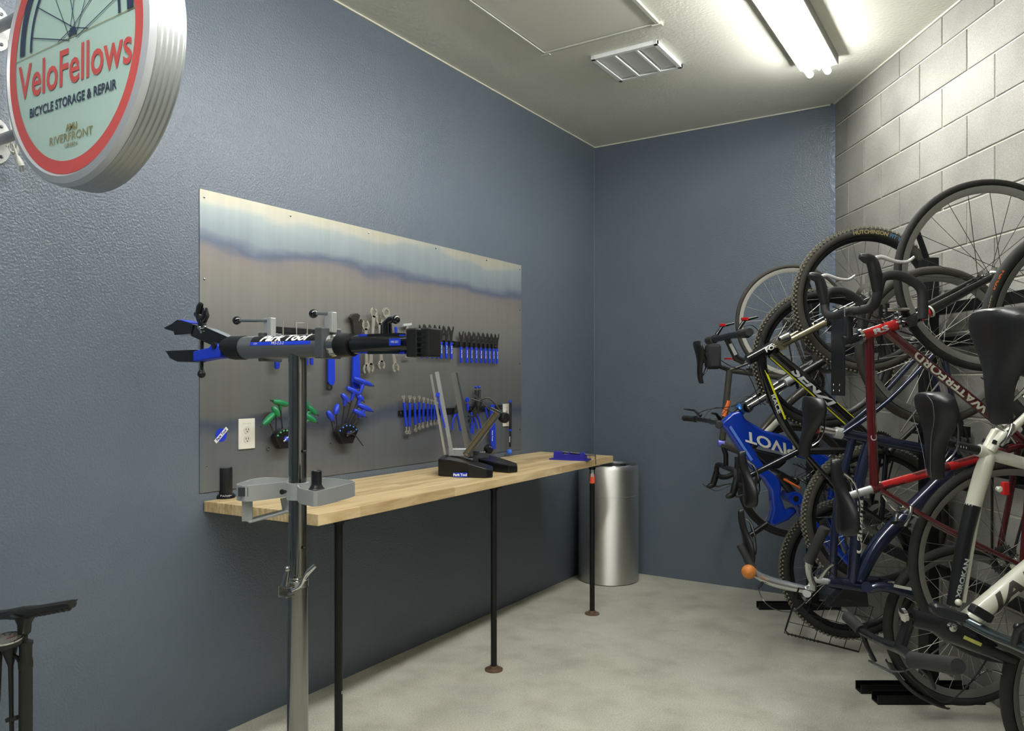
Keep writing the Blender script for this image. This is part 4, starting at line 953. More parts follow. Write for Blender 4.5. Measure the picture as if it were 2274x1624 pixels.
# cable and plug
CORDM = mat('white_cord', (205, 204, 196), .5)
t2 = thing('power_cord', at_x(35, 340, .05), 'white power cord bundled round the lower sign bracket, plug hanging', 'cord')
cs = [at_x(20, 90, .05), at_x(24, 180, .04), at_x(22, 260, .04), at_x(26, 300, .05), at_x(14, 325, .07)]
b = MB().tube(cs, .0035, 8, sm=6)
for k in range(4):
    o = [at_x(28 + 9 * cos(a) + k * 1.5, 318 + 20 * sin(a) + k * 2, .055 + .012 * sin(a + k)) for a in [2 * pi * j / 12 for j in range(13)]]
    b.tube(o, .0032, 8)
b.build('cable', CORDM, t2)
b = MB().tube([at_x(28, 320, .07), at_x(36, 340, .07), at_x(40, 352, .07)], .0035, 8, sm=4); b.tube([at_x(39, 348, .07), at_x(43, 358, .07), at_x(47, 368, .07)], [.006, .010, .011], 12); b.build('plug', CORDM, t2)
b = MB()
for dx in (-3, 3): b.bar(at_x(47 + dx, 367, .07), at_x(49 + dx, 381, .07), .005, .002)
b.build('plug_prongs', CHROME, t2, smooth=False)
# ================================================================== floor pump
PD = 2.22
def Q_(px, py, d=PD): return P(px, py, d)
base = CAM + RV * ((57 - CX) / F_PX * PD) + FV * PD; base.z = 0
t = thing('floor_pump', base, 'black floor pump with wide T handle and round gauge by the left wall', 'pump')
PB = mat('pump_black', (30, 29, 26), .4)
MB().tube([base + UP * .03, base + UP * (Q_(57, 1470).z)], .0175, 24).build('barrel', PB, t)
MB().lathe(base + UP * Q_(57, 1470).z, UP, [(.0175, -.02), (.019, -.015), (.019, .0), (.0165, .012), (.0165, .045), (.019, .05), (.019, .058), (.011, .062)], 24).build('barrel_collar', PB, t)
hd = MB(); hd.tube([Q_(54, 1428), Q_(54, 1412), Q_(54, 1405), Q_(54, 1386), Q_(55, 1372), Q_(55, 1364)], [.009, .009, .017, .018, .026, .036], 20)
hd.build('handle_neck', PB, t)
hv = (Q_(161, 1341, 2.05) - Q_(54, 1362)).normalized()
hh = MB()
for s in (-1, 1):
    c0 = Q_(54, 1362); c1 = Q_(161, 1341, 2.05) if s > 0 else Q_(-60, 1371, 2.4)
    hh.tube([c0, c0 * .66 + c1 * .34, c0 * .3 + c1 * .7, c1], [.020, .014, .0125, .011], 14)
hh.bar(Q_(54, 1354), Q_(160, 1337, 2.05), .03, .004, side=RV.cross(UP)); hh.bar(Q_(54, 1354), Q_(-60, 1366, 2.4), .03, .004, side=RV.cross(UP))
for k in range(9):
    c0 = Q_(66, 1368); c1 = Q_(158, 1350, 2.05); p = c0 + (c1 - c0) * (k + .5) / 9; hh.ball(p - UP * 0, .0085, 8)
hh.build('t_handle', PB, t)
MB().ball(Q_(52, 1354), .005, 10).build('screw', BLACK, t)
gc = Q_(14, 1421, 2.18); gn = (UP * .97 - FV * .12).normalized()
g_ = MB().lathe(gc - gn * .02, gn, [(.030, 0), (.040, .008), (.042, .02)], 32).build('gauge_body', PB, t)
MB().ring(gc, gn, .0405, [(-.003, 0), (.002, 0), (.002, .005), (-.003, .005)], 40).build('gauge_bezel', CHROME, g_)
MB().lathe(gc, gn, [(.038, .0), (.038, .001)], 32).build('gauge_dial', mat('gauge_face', (95, 95, 88), .4), g_)
b = MB(); 
for k in range(11):
    a = radians(-120 + 24 * k); u_, v_ = perp(gn); d = u_ * cos(a) + v_ * sin(a); b.bar(gc + gn * .0018 + d * .027, gc + gn * .0018 + d * .034, .003, .0004, side=d.cross(gn))
b.build('dial_marks', BLACK, g_, smooth=False); b = MB().bar(gc + gn * .002, gc + gn * .002 + u_ * .025, .002, .0005, side=v_); b.build('needle', RED, g_, smooth=False)
MB().tube([Q_(20, 1432), Q_(22, 1455), Q_(24, 1480), Q_(25, 1560), Q_(27, 1700)], [.024, .016, .007, .006, .006], 12).build('hose', BLACK, t)
MB().bar(Q_(-5, 1560), Q_(0, 1440), .01, .01).build('hose_clip_arm', PB, t, smooth=False)
MB().bar(Q_(14, 1600), Q_(40, 1594), .012, .012, side=UP).build('hose_clip', PB, t, smooth=False, bevel=.002)
MB().tube([Q_(32, 1457), Q_(40, 1462), Q_(44, 1470)], .006, 10).build('brace', PB, t)
MB().bar(base + RV * -.12 + UP * .015 , base + RV * .12 + UP * .015, .09, .02, side=FV).build('foot', PB, t, smooth=False, bevel=.004)
# ================================================================== storage rack
RACKM = mat('rack_black_steel', (17, 17, 18), .4, metal=.3)
def Cc(X, Y, Z=0): return CAM + RV * X + FV * Y + UP * (Z - CAMH)
def wallX(Y): return 2.094 + .0214 * (5.04 - Y)
def foot(pxa, py, lab, nm='floor_rail', dbl=True):
    global t
    p = at_z(pxa, py, 0.0); Y = (p - CAM).dot(FV); X = (p - CAM).dot(RV); t = thing('rack_stand', Cc(X + .2, Y, 0), lab, 'bike rack')
    for k in ((0, 1) if dbl else (0,)):
        b = MB(); yy = Y - k * .12; xx = X + k * .02
        for dy in (-.028, .028): b.box(Vector((0, 0, 0)), (0, 0, 0)) if False else b.obox(Cc((xx + wallX(yy) - .03) / 2, yy + dy, .02), RV, FV, UP, wallX(yy) - .03 - xx, .006, .04)
        b.obox(Cc((xx + wallX(yy) - .03) / 2, yy, .003), RV, FV, UP, wallX(yy) - .03 - xx, .056, .006)
        r_ = b.build(nm, RACKM, t, smooth=False)
        for s in (.12, .3): MB().lathe(Cc(xx + s, yy, .006), UP, [(.008, 0), (.007, .005), (0, .006)], 8).build('anchor_bolt', STEEL, r_)
    upr(Y); return Y
def upr(Y):
    X = wallX(Y) - .20
    MB().obox(Cc(X, Y, 1.0), RV, FV, UP, .05, .09, 2.0).build('upright', RACKM, t, smooth=False, bevel=.003)
    MB().bar(Cc(X, Y, 1.98), Cc(X - .05, Y, 2.12), .04, .006, side=FV).build('top_bracket', RACKM, t, smooth=False); b = MB(); b.bar(Cc(X, Y, 1.2), Cc(wallX(Y) - .02, Y, 1.2), .05, .05, side=UP); b.build('brace', RACKM, t, smooth=False)
ya = foot(1683, 1352, 'far black rack stand with a single floor rail behind the hanging bikes', dbl=False); yb_ = foot(1906, 1536, 'near black rack stand with doubled floor rails at the lower right')
for z, lab in ((.52, 'lowest black rail'), (1.05, 'second black rail from the floor'), (1.62, 'third black rail from the floor'), (1.78, 'topmost black rail')):
    t = thing('wall_rail', Cc(2.0, 3, z), lab + ' running along the block wall behind the bikes', 'rack rail')
    a = Cc(wallX(1.5) - .055, 1.5, z); c = Cc(wallX(4.98) - .055, 4.98, z); MB().bar(a, c, .05, .035, side=UP).build('rail_bar', RACKM, t, smooth=False, bevel=.003)
# ================================================================== bicycle kit
def place(v, off): return v
KN = {}
def wheel(par, c, nrm, R, tw, rimc=DSTEEL, rimd=.022, knob=False, nsp=28, tyre=RUBBER, hubm=DSTEEL, spm=SPOKE, name='wheel', disc=False, valve=-.6):
    """c hub centre, nrm axle direction, R outer radius in m, tw tyre width"""
    c = Vector(c); nrm = Vector(nrm).normalized(); h = tw / 2; Rr = R - tw * .92
    rp = [(0, -tw * .30), (.002, -tw * .34), (-rimd * .45, -tw * .28), (-rimd, -.003), (-rimd, .003), (-rimd * .45, tw * .28), (.002, tw * .34), (0, tw * .30)]
    rim = MB().ring(c, nrm, Rr, rp, 72).build(name, rimc, par)
    # tyre: ring of a rounded profile
    tp = [(tw * .46 * cos(a) + tw * .46, h * sin(a)) for a in [radians(-160 + 320 * k / 11) for k in range(12)]]
    ty = MB().ring(c, nrm, Rr, tp, 72).build('tyre', tyre, rim)
    if knob:
        u, v = perp(nrm); b = MB(); K = 104
        for k in range(K):
            a = 2 * pi * k / K
            for (w_, da, rr, s1, s2) in ((-.42, 0, -.10, .011, .009), (-.14, .5, .015, .012, .010), (.14, 0, .015, .012, .010), (.42, .5, -.10, .011, .009)):
                aa = a + da * 2 * pi / K; d = u * cos(aa) + v * sin(aa); tn = nrm.cross(d)
                b.obox(c + d * (R + rr * tw + .0015) + nrm * w_ * tw, d, tn, nrm, .007, s1 * .72, s2 * .8)
        o = b.build('tread_knobs', mat('dusty_knob_rubber', (118, 115, 100), .9), rim, smooth=False); o['kind'] = 'stuff'
    # hub
    hb = MB().lathe(c - nrm * .05, nrm, [(.005, -.012), (.009, 0), (.024, .014), (.024, .018), (.011, .022), (.010, .05), (.011, .078), (.024, .082), (.024, .086), (.009, .1), (.005, .112)], 18).build('hub', hubm, rim)
    b = MB(); u, v = perp(nrm)
    for k in range(nsp):
        a = 2 * pi * k / nsp; side = 1 if k % 2 else -1; da = radians(62) * (1 if (k // 2) % 2 else -1)
        p0 = c + (u * cos(a + da) + v * sin(a + da)) * .022 + nrm * side * .034; p1 = c + (u * cos(a) + v * sin(a)) * (Rr - rimd * .9)
        b.tube([p0, p1], .0011, 4, cap=False)
    o = b.build('spokes', spm, rim); o['kind'] = 'stuff'
    if disc:
        b = MB().ring(c - nrm * .06, nrm, .07, [(-.012, -.001), (.01, -.001), (.01, .001), (-.012, .001)], 40)
        for k in range(6):
            a = 2 * pi * k / 6; b.bar(c - nrm * .06 + (u * cos(a) + v * sin(a)) * .02, c - nrm * .06 + (u * cos(a + .4) + v * sin(a + .4)) * .06, .008, .002, side=nrm.cross(u))
        b.build('brake_disc', STEEL, rim, smooth=False)
    p1 = c + (UP * sin(valve) + RV * cos(valve)) * (Rr - rimd); p2 = c + (UP * sin(valve) + RV * cos(valve)) * (Rr - rimd - .035)
    MB().tube([p1, p2], [.003, .002], 8).build('valve', BLACK, rim)
    return rim
def frame_mb(segs):
    b = MB()
    for s in segs: b.tube(s[0], s[1], 16, sm=(5 if len(s[0]) > 2 else 0))
    return b
def saddle(par, tail, nose, out, lat, wid, m=SADDLE, h=.05, seam=True, rails=True, name='saddle'):
    """tail/nose: centre points on the top surface, out: up-normal of saddle, lat: lateral direction"""
    tail = Vector(tail); nose = Vector(nose); out = Vector(out).normalized(); ax = (nose - tail); L = ax.length; ax.normalize()
    lat = (Vector(lat) - ax * Vector(lat).dot(ax)).normalized(); out = (out - ax * out.dot(ax)); out = (out - lat * out.dot(lat)).normalized()
    prof = [(0, .35, .0), (.02, .74, .006), (.08, .95, .008), (.18, 1.0, .004), (.30, .93, -.002), (.42, .70, -.004), (.55, .44, -.002), (.68, .30, .001), (.82, .24, .002), (.93, .21, 0), (.985, .15, -.004), (1, .07, -.01)]
    vs = []; fs = []; M_ = 14
    for (s, w_, o_) in prof:
        hw = wid / 2 * w_; base = tail + ax * L * s + out * o_
        dpt = h * (.55 + .45 * w_)
        for k in range(M_ + 1):
            q = -1 + 2 * k / M_
            y = sin(q * pi / 2) * hw; z = -(1 - cos(q * pi / 2)) * dpt if abs(q) < 1 else -dpt
            dip = -.006 * math.exp(-(q * 5) ** 2) * (1 if s < .12 else 0) - (.004 * math.exp(-(q * 4) ** 2) if .1 < s < .6 else 0)
            vs.append(base + lat * y + out * (z + dip))
        # underside back across
        vs.append(base + lat * hw * .5 - out * dpt * .8); vs.append(base - lat * hw * .5 - out * dpt * .8)
    n = M_ + 3
    for i in range(len(prof) - 1):
        for k in range(n): fs.append((i * n + k, i * n + (k + 1) % n, (i + 1) * n + (k + 1) % n, (i + 1) * n + k))
    fs.append(tuple(range(n))[::-1]); fs.append(tuple(range((len(prof) - 1) * n, len(prof) * n)))
    sd = MB().add(vs, fs).build(name, m, par)
    sub = sd.modifiers.new('s', 'SUBSURF'); sub.levels = 1; sub.render_levels = 1
    if rails:
        b = MB()
        for s in (-1, 1): b.tube([nose - ax * .04 - out * h * .5 + lat * s * .006, nose - ax * .09 - out * (h + .012) + lat * s * .02, tail + ax * .08 - out * (h + .014) + lat * s * .024, tail + ax * .035 - out * h * .6 + lat * s * .035], .0035, 8, sm=4)
        b.build('saddle_rails', STEEL, sd)
    if seam:
        for s in (-1, 1):
            pts = [tail + ax * L * q + lat * s * wid / 2 * w_ * .62 + out * (-(1 - cos(.62 * .9)) * h * .5 + .003) for q, w_ in ((.03, .5), (.12, .95), (.3, .95), (.5, .55), (.75, .3), (.95, .2))]
            MB().tube(pts, .0012, 5, sm=4).build('stitching', mat('grey_stitching', (85, 86, 88), .6), sd)
    return sd
def dropbar(par, cl, fwd, up, lever=CHROME, tape=mat('black_bar_tape', (26, 26, 28), .7, bump=.3, bscale=120), w=.40, reach=.085, drop=.13, sg=(1, -1), hoods=True):
    cl = Vector(cl); fwd = Vector(fwd).normalized(); up = Vector(up).normalized(); lt = FV
    b = MB().tube([cl - lt * .06, cl + lt * .06], .0155, 16); hb = b.build('handlebar', BSATIN, par)
    for s in (-1, 1):
        f = lambda u, v, q: cl + fwd * u + up * v + lt * (s * q)
        MB().tube([f(0, 0, .05), f(0, 0, w * .36), f(.012, 0, w * .46), f(.045, 0, w * .5), (f(reach - .01, -.012, w * .505)), f(reach, -.04, w * .51), f(reach - .006, -.08, w * .515), f(reach - .04, -drop + .008, w * .52), f(reach - .09, -drop, w * .52), f(-.04, -drop, w * .52)], .0155, 14, sm=4).build('bar_tape', tape, hb)
        h = MB().tube([f(.05, .0, w * .5), f(reach + .008, .010, w * .51), f(reach + .045, .022, w * .51), f(reach + .055, .042, w * .51), f(reach + .06, .060, w * .51)], [.017, .020, .018, .016, .008], 14, sm=4).build('brake_hood', BLACK, hb)
        MB().tube([f(reach + .05, .018, w * .51), f(reach + .058, -.01, w * .51), f(reach + .045, -.05, w * .51), f(reach + .042, -.09, w * .51), f(reach + .058, -.115, w * .51)], [.008, .007, .006, .0055, .0045], 10, sm=4).build('brake_lever', lever, h)
    return hb
def flatbar(par, pts, r=.0125, m=BSATIN): return MB().tube(pts, r, 16, sm=5).build('handlebar', m, par)
def grip(par, a, c, r=.016, m=GRIP):
    a = Vector(a); c = Vector(c); v = c - a
    return MB().tube([a, a + v * .04, a + v * .5, a + v * .95, c], [r * 1.15, r, r * 1.02, r * 1.08, r * .9], 18).build('grip', m, par)
def crank(par, c, ang, n=FV, rr=.085, m=DSTEEL, arm=.172, ring=True, both=True, pedal=True):
    c = Vector(c); n = -Vector(n).normalized()   # n toward viewer
    d = RV * cos(ang) + UP * sin(ang)
    o = MB().lathe(c - n * .06, n, [(.02, 0), (.02, .12)], 20).build('bottom_bracket', BSATIN, par)
    if ring:
        b = MB().ring(c - n * .05, n, rr, [(-.014, -.0015), (0, -.0015), (0, .0015), (-.014, .0015)], 56)
        for k in range(44):
            a = 2 * pi * k / 44; q = RV * cos(a) + UP * sin(a); b.obox(c - n * .05 + q * (rr + .002), q, n, q.cross(n), .006, .002, .006)
        for k in range(5):
            a = ang + 2 * pi * k / 5; q = RV * cos(a) + UP * sin(a); b.bar(c - n * .05 + q * .015, c - n * .05 + q * (rr - .01), .016, .004, side=n.cross(q))
        b.build('chainring', m, o, smooth=False)
    for s in ((-1, 1) if both else (1,)):
        e_ = c + d * arm * s + n * .078 * s; a_ = c + n * .062 * s
        MB().tube([a_, (a_ + e_) / 2, e_], [.015, .011, .013], 12).build('crank_arm', m, o)
        if pedal:
            pc = e_ + n * .055 * s
            b = MB(); b.tube([e_, pc + n * .045 * s], .006, 8); b.obox(pc + UP * .03, RV, n, UP, .065, .085, .012); b.obox(pc - UP * .03, RV, n, UP, .065, .085, .012); b.obox(pc + n * s * .04, RV, n, UP, .06, .008, .06); b.build('pedal', BLACK, o, smooth=False)
def cassette(par, c, n=FV, r=.05, cogs=7):
    b = MB(); n = Vector(n)
    for k in range(cogs):
        rr = r * (.42 + .58 * k / (cogs - 1)); q = Vector(c) + n * (.058 - k * .0042); T_n = 26
        b.ring(q, n, rr, [(-.008, -.0009), (0, -.0009), (0, .0009), (-.008, .0009)], 30)
        for j in range(20):
            a = 2 * pi * j / 20; d = RV * cos(a) + UP * sin(a); b.obox(q + d * (rr + .002), d, n, d.cross(n), .005, .0015, .005)
    return b.build('cassette', GREYM, par, smooth=False)
def chain(par, c1, r1, c2, r2, n=FV, off=.045):
    c1 = Vector(c1) + n * off; c2 = Vector(c2) + n * off; ax = (c2 - c1).normalized(); sd = ax.cross(n).normalized(); b = MB()
    for s in (-1, 1):
        b.bar(c1 + sd * s * r1, c2 + sd * s * r2, .007, .006, side=sd)
    return b.build('chain', DSTEEL, par, smooth=False)
def derail(par, c, dn, n=FV):
    c = Vector(c) + n * .05; b = MB(); b.tube([c, c + dn * .05, c + dn * .11 + RV * .02], [.010, .012, .008], 10)
    for k in (.05, .11): b.lathe(c + dn * k - n * .006, n, [(.018, 0), (.018, .012)], 14)
    return b.build('derailleur', GREYM, par)
def caliper(par, c, up, fw, m=STEEL):
    c = Vector(c); b = MB()
    for s in (-1, 1): b.tube([c + FV * s * .012, c + FV * s * .035 + up * .01, c + FV * s * .04 - up * .03, c + FV * s * .028 - up * .055], [.007, .007, .006, .007], 10, sm=3)
    b.tube([c - fw * .02, c + fw * .02], .006, 10)
    o = b.build('brake_caliper', m, par)
    for s in (-1, 1): MB().obox(c + FV * s * .024 - up * .055, fw, FV, up, .045, .008, .012).build('brake_pad', BLACK, o, smooth=False)
    return o
def cable(par, pts, r=.0022, m=BLACK, nm='cable'): return MB().tube(pts, r, 6, sm=6).build(nm, m, par)
def fork2(par, crown, hub, w, r0, r1, m, steerer=None, rs=None, upper=None, um=None, split=.45):
    """two blades; upper part may be stanchions"""
    crown = Vector(crown); hub = Vector(hub); par_f = None; b = MB()
    for s in (-1, 1):
        o = FV * s * w
        if upper: a = crown + (hub - crown) * split + o; b.tube([a, a + (hub + o - a) * .5, hub + o], [r0, r0, r1], 14)
        else: b.tube([crown + o * .8, crown + (hub - crown) * .3 + o, hub + o], [r0, r0 * .95, r1], 14)
    b.tube([crown - FV * w * 1.15, crown + FV * w * 1.15], r0 * 1.15, 12) if not upper else b.tube([crown + (hub - crown) * (split + .02) - FV * w, crown + (hub - crown) * (split - .02) , crown + (hub - crown) * (split + .02) + FV * w], r0 * .7, 10)
    if steerer is not None and not upper: b.tube([crown, Vector(steerer)], .014, 12)
    f = b.build('fork', m, par)
    if steerer is not None and upper: MB().tube([crown, Vector(steerer)], .014, 12).build('steerer', m, f)
    if upper:
        q = MB()
        for s in (-1, 1):
            o = FV * s * w; q.tube([crown + o, crown + (hub - crown) * (split + .05) + o], upper, 14)
        q.tube([crown - FV * w * 1.15, crown + FV * w * 1.15], r0 * 1.15, 12); q.build('fork_stanchions', um, f)
    return f
NR = FV   # axle direction: bikes hang with their planes square to the view axis

# ================================================================== 1 grey road bike, farthest, nose down
d = 4.62; p = lambda x, y, o=0: P(x, y, d + o)
t = thing('road_bike', p(1700, 890), 'grey and orange road bike hung nose-down, farthest along the rack', 'bicycle')
rh = p(1760, 715); fh = p(1763, 1068); cl_ = p(1620, 822); bb = p(1806, 850); hb_ = p(1600, 985); hc = p(1650, 1006)
wheel(t, rh, NR, .341, .026, rimc=mat('pale_rim', (190, 188, 178), .35, metal=.4), rimd=.022, spm=SPOKE_W, nsp=20, tyre=RUBBER_OLD)
wheel(t, fh, NR, .341, .026, rimc=DSTEEL, rimd=.02, spm=SPOKE, nsp=20, tyre=RUBBER)
FGO = mat('charcoal_frame_paint', (62, 58, 52), .35, coat=.3)
fr = frame_mb([([cl_, p(1612, 900), p(1604, 978)], .019), ([hb_, hc], .022), ([hc, p(1740, 905), bb], .026), ([cl_, bb], .017)] + [([cl_ + FV * s * .01, p(1690, 790) + FV * s * .03, rh + FV * s * .06], .008) for s in (-1, 1)] + [([bb + FV * s * .02, rh + FV * s * .06], .010) for s in (-1, 1)]).build('frame', FGO, t)
MB().tube([p(1676, 982, -.004), p(1742, 918, -.004)], .0275, 16).build('white_panel', CREAM, fr)
text_tube('ORBEA', .05, p(1665, 992), p(1750, 910), .0282, -FV, .5, 'lettering', ORNG, fr, sx=1.3, bold=.001)
MB().tube([p(1607, 925, -.006), p(1617, 890, -.006)], .016, 12).build('orange_stripe', ORNG, fr)
fork2(t, hc, fh, .045, .013, .009, BSATIN, steerer=hb_)
MB().tube([hb_ - RV * .015, hb_ + RV * .02], .022, 20).build('headset_cup', mat('lilac_cup', (120, 125, 215), .35, metal=.3), t)
sm_ = MB().tube([hb_ + RV * .01, p(1612, 1010), p(1612, 1036)], .015, 14).build('stem', BSATIN, t)
dropbar(t, p(1612, 1038), -UP, -RV, lever=GREYM, w=.42)
sd_ = saddle(t, p(1541, 758), p(1551, 853), -RV, FV, .14, h=.045, seam=False)
MB().tube([p(1560, 800), cl_], .0135, 14).build('seatpost', BSATIN, t)
bg_ = MB(); bg_.obox(p(1583, 792), RV, FV, UP, .085, .09, .15); bg_.build('saddle_bag', mat('bag_fabric', (28, 28, 32), .85), t, smooth=True, bevel=.02)
MB().obox(p(1619, 797, -.05), RV, FV, UP, .05, .02, .008).build('rear_light', RED, t, smooth=False)
crank(t, bb, 1.9); chain(t, bb, .085, rh, .03); cassette(t, rh); derail(t, rh, (RV * .2 - UP * .2).normalized())
caliper(t, p(1668, 800), UP, RV)
cable(t, [p(1560, 1075), p(1590, 1090), p(1625, 1075), p(1640, 1045)])

# ================================================================== 2 blue full-suspension mountain bike, nose up
d = 4.12; p = lambda x, y, o=0: P(x, y, d + o)
t = thing('mountain_bike', p(1740, 1000), 'bright blue full-suspension mountain bike hung nose-up', 'bicycle')
fh = p(1828, 797); rh = p(1888, 1262); bb = p(1858, 1060)
wheel(t, fh, NR, .372, .056, rimc=BSATIN, rimd=.02, knob=True, nsp=28, disc=True)
wheel(t, rh, NR, .372, .056, rimc=BSATIN, rimd=.02, knob=True, nsp=28, disc=True)
fr = MB(); s_ = FV * -.028
def bprism(pts, wd, m, nm, par, bev=.012):
    return MB().prism([p(x, y, wd / 2) for x, y in pts], -FV * wd).build(nm, m, par, smooth=True, bevel=bev)
fr = bprism([(1592, 940), (1620, 916), (1640, 912), (1648, 930), (1690, 955), (1722, 962), (1790, 992), (1840, 1018), (1868, 1048), (1862, 1072), (1838, 1052), (1790, 1022), (1722, 1000), (1660, 985), (1690, 1035), (1722, 1060), (1728, 1075), (1726, 1100), (1738, 1132), (1757, 1123), (1762, 1134), (1742, 1152), (1710, 1166), (1700, 1158), (1708, 1128), (1704, 1088), (1688, 1062), (1664, 1040), (1630, 990), (1606, 955)], .062, MBLUE, 'frame', t)
bprism([(1612, 948), (1616, 944), (1664, 1018), (1660, 1022)], .0632, mat('light_blue_print', (90, 130, 210), .4), 'frame_stripe', fr, 0)
A_ = p(1640, 962, -.0318); B_ = p(1800, 1012, -.0318); exx = (A_ - B_).normalized(); eyy = exx.cross(-FV) * -1
eyy = Vector((0, 0, -1)); eyy = (eyy - exx * eyy.dot(exx)).normalized()
text_flat('PIVOT', .075, p(1708, 984, -.0322), exx, eyy, 'lettering', CREAM, fr, sx=1.35, bold=.002, shear=-.3)
bprism([(1660, 992), (1690, 1000), (1735, 1010), (1742, 1024), (1724, 1040), (1700, 1036), (1676, 1016)], .05, BSATIN, 'down_tube_guard', fr)
sw = MB()
for s in (-1, 1):
    o = FV * s * .05; sw.tube([p(1768, 1105) + o * .7, p(1790, 1150) + o, rh + o * 1.3], [.024, .020, .014], 12); sw.tube([bb + o * .6, p(1845, 1150) + o, rh + o * 1.3], [.018, .014, .012], 12)
sw.build('swingarm', MBLUE, t)
MB().lathe(p(1768, 1108, -.07), FV, [(.034, 0), (.034, .14)], 24).build('pivot_link', MBLUE, t); MB().lathe(p(1768, 1108, -.075), FV, [(.014, 0), (.014, .15)], 20).build('pivot_bolt', BLACK, t)
sh = MB().tube([p(1728, 1056, -.01), p(1766, 1104, -.01)], .022, 16).build('rear_shock', BLACK, t); MB().tube([p(1740, 1064, -.03), p(1776, 1084, -.03)], .006, 10).build('orange_hose', ORNG, sh)
MB().tube([p(1704, 1163), p(1666, 1189)], .0155, 16).build('seatpost', BSATIN, t)
saddle(t, p(1655, 1256), p(1637, 1132), -RV - UP * .1, FV, .14, h=.05, seam=False)
fk = fork2(t, p(1652, 904), fh, .068, .024, .017, BSATIN, steerer=p(1608, 938), upper=.0175, um=CHROME, split=.5)
MB().tube([p(1745, 850, -.095), p(1772, 834, -.095)], .019, 14).build('fork_decal', LGREY, fk); MB().tube([p(1772, 834, -.095), p(1780, 829, -.095)], .0195, 14).build('blue_cap', mat('light_blue_print', (90, 130, 210)), fk)
MB().tube([p(1642, 912), p(1650, 905)], .030, 20).build('headset', mat('light_blue_anodised', (60, 120, 210), .3, metal=.6), t)
MB().tube([p(1604, 944), p(1590, 936), p(1577, 936)], .017, 14).build('stem', BSATIN, t)
c = p(1577, 936); flatbar(t, [c + FV * .37 + UP * .005 - RV * .05, c + FV * .2 - RV * .01, c, c - FV * .2 - RV * .01, c - FV * .37 + UP * .005 - RV * .05])
for s in (-1, 1):
    g0 = c + FV * s * .25 - RV * .02; g1 = c + FV * s * .38 - RV * .055; grip(t, g0, g1)
    q = c + FV * s * .2 + UP * .02; MB().tube([q, q + UP * .03 - RV * .03 + FV * s * .03, q + UP * .035 - RV * .07 + FV * s * .1], [.010, .007, .004], 10).build('brake_lever', BLACK, t)
cable(t, [p(1545, 935), p(1552, 918), p(1580, 908), p(1640, 898), p(1700, 850)]); cable(t, [p(1560, 930), p(1590, 905), p(1640, 925), p(1690, 965), p(1760, 985)]); cable(t, [p(1700, 900), p(1660, 880), p(1620, 905), p(1600, 925)])
crank(t, bb, -.9); chain(t, bb, .065, rh, .05); cassette(t, rh, r=.07); derail(t, rh, Vector((0, 0, -1)))
for k in range(4): cable(t, [p(1760 + 9 * k, 1030), p(1790 + 6 * k, 1045 + 6 * k), p(1770 + 10 * k, 1060), p(1790 + 8 * k, 1075)])

# ================================================================== 3 yellow and black mountain bike, nose up
d = 3.76; p = lambda x, y, o=0: P(x, y, d + o)
t = thing('mountain_bike', p(1830, 900), 'black hardtail mountain bike with yellow outlined letters hung nose-up', 'bicycle')
fh = p(1923, 667); rh = p(1943, 1150); bb = p(1962, 1000)
w1 = wheel(t, fh, NR, .352, .052, rimc=BSATIN, rimd=.018, knob=True, nsp=28, disc=True, tyre=RUBBER_OLD)
wheel(t, rh, NR, .352, .052, rimc=BSATIN, rimd=.018, knob=True, nsp=28, disc=True, tyre=RUBBER_OLD)
def arc_text(s, size, c, r, a_mid, m, par, off, sx=1.0, bold=.001):
    return text_mb(s, size, lambda x, y: c + (RV * sin(a_mid + x / r) + UP * cos(a_mid + x / r)) * (r + y) - FV * off, sx=sx, bold=bold).build('tyre_lettering', m, par, smooth=False, flip=False)
arc_text('HUTCHINSON', .026, fh, .326, radians(2), mat('worn_yellow_print', (150, 140, 95), .6), w1, .0262, bold=.0005)
arc_text('FIT YOU', .026, fh, .326, radians(27), mat('worn_blue_print', (70, 110, 150), .6), w1, .0262, bold=.0008)
hA = p(1660, 800); hB = p(1716, 770)
fr = frame_mb([([hA, hB], .026), ([p(1688, 788), p(1702, 850), p(1735, 930), p(1782, 1002)], .021), ([p(1712, 782), p(1790, 848), p(1895, 945), bb], [.030, .031, .029, .026]), ([p(1770, 1003), bb], .017)] + [([p(1782, 1002) + FV * s * .02, p(1860, 1090) + FV * s * .05, rh + FV * s * .065], .010) for s in (-1, 1)] + [([bb + FV * s * .03, rh + FV * s * .065], .012) for s in (-1, 1)]).build('frame', BGLOSS, t)
A_ = p(1712, 782); B_ = p(1895, 945)
text_tube('SENZI', .054, A_, B_, .0316, -FV, .47, 'lettering', LGREY, fr, sx=1.75, bold=.0022, shear=.3)
for dd in (.95, -.95): patch(A_, B_, .0314, -FV, .02, .98, dd - .14, dd + .14, 'yellow_stripe', YEL, fr)
a2 = p(1698, 838); b2 = p(1737, 935); patch(a2, b2, .0222, -FV, -.15, .98, .25, .9, 'yellow_stripe', YEL, fr); text_tube('RACE', .03, a2, b2, .0224, -FV, .6, 'lettering', LGREY, fr, dang=-.15, sx=1.3, bold=.001)
fk = fork2(t, p(1726, 768), fh, .066, .022, .016, BGLOSS, steerer=hA, upper=.0165, um=mat('gold_stanchion', (175, 165, 135), .2, metal=.9), split=.48)
MB().tube([p(1640, 808, -.066), p(1700, 778, -.066), p(1742, 756, -.066)], [.006, .016, .016], 12).build('decal_sleeve', LGREY, fk) if False else None
b = MB(); b.tube([p(1732, 756, -.085), p(1752, 746, -.085)], .021, 14); b.build('fork_seal', CHROME, fk)
text_tube('FOX', .03, p(1690, 783), p(1742, 757), .0275, -FV, .4, 'lettering', WHITE, fr, sx=1.2, bold=.001)
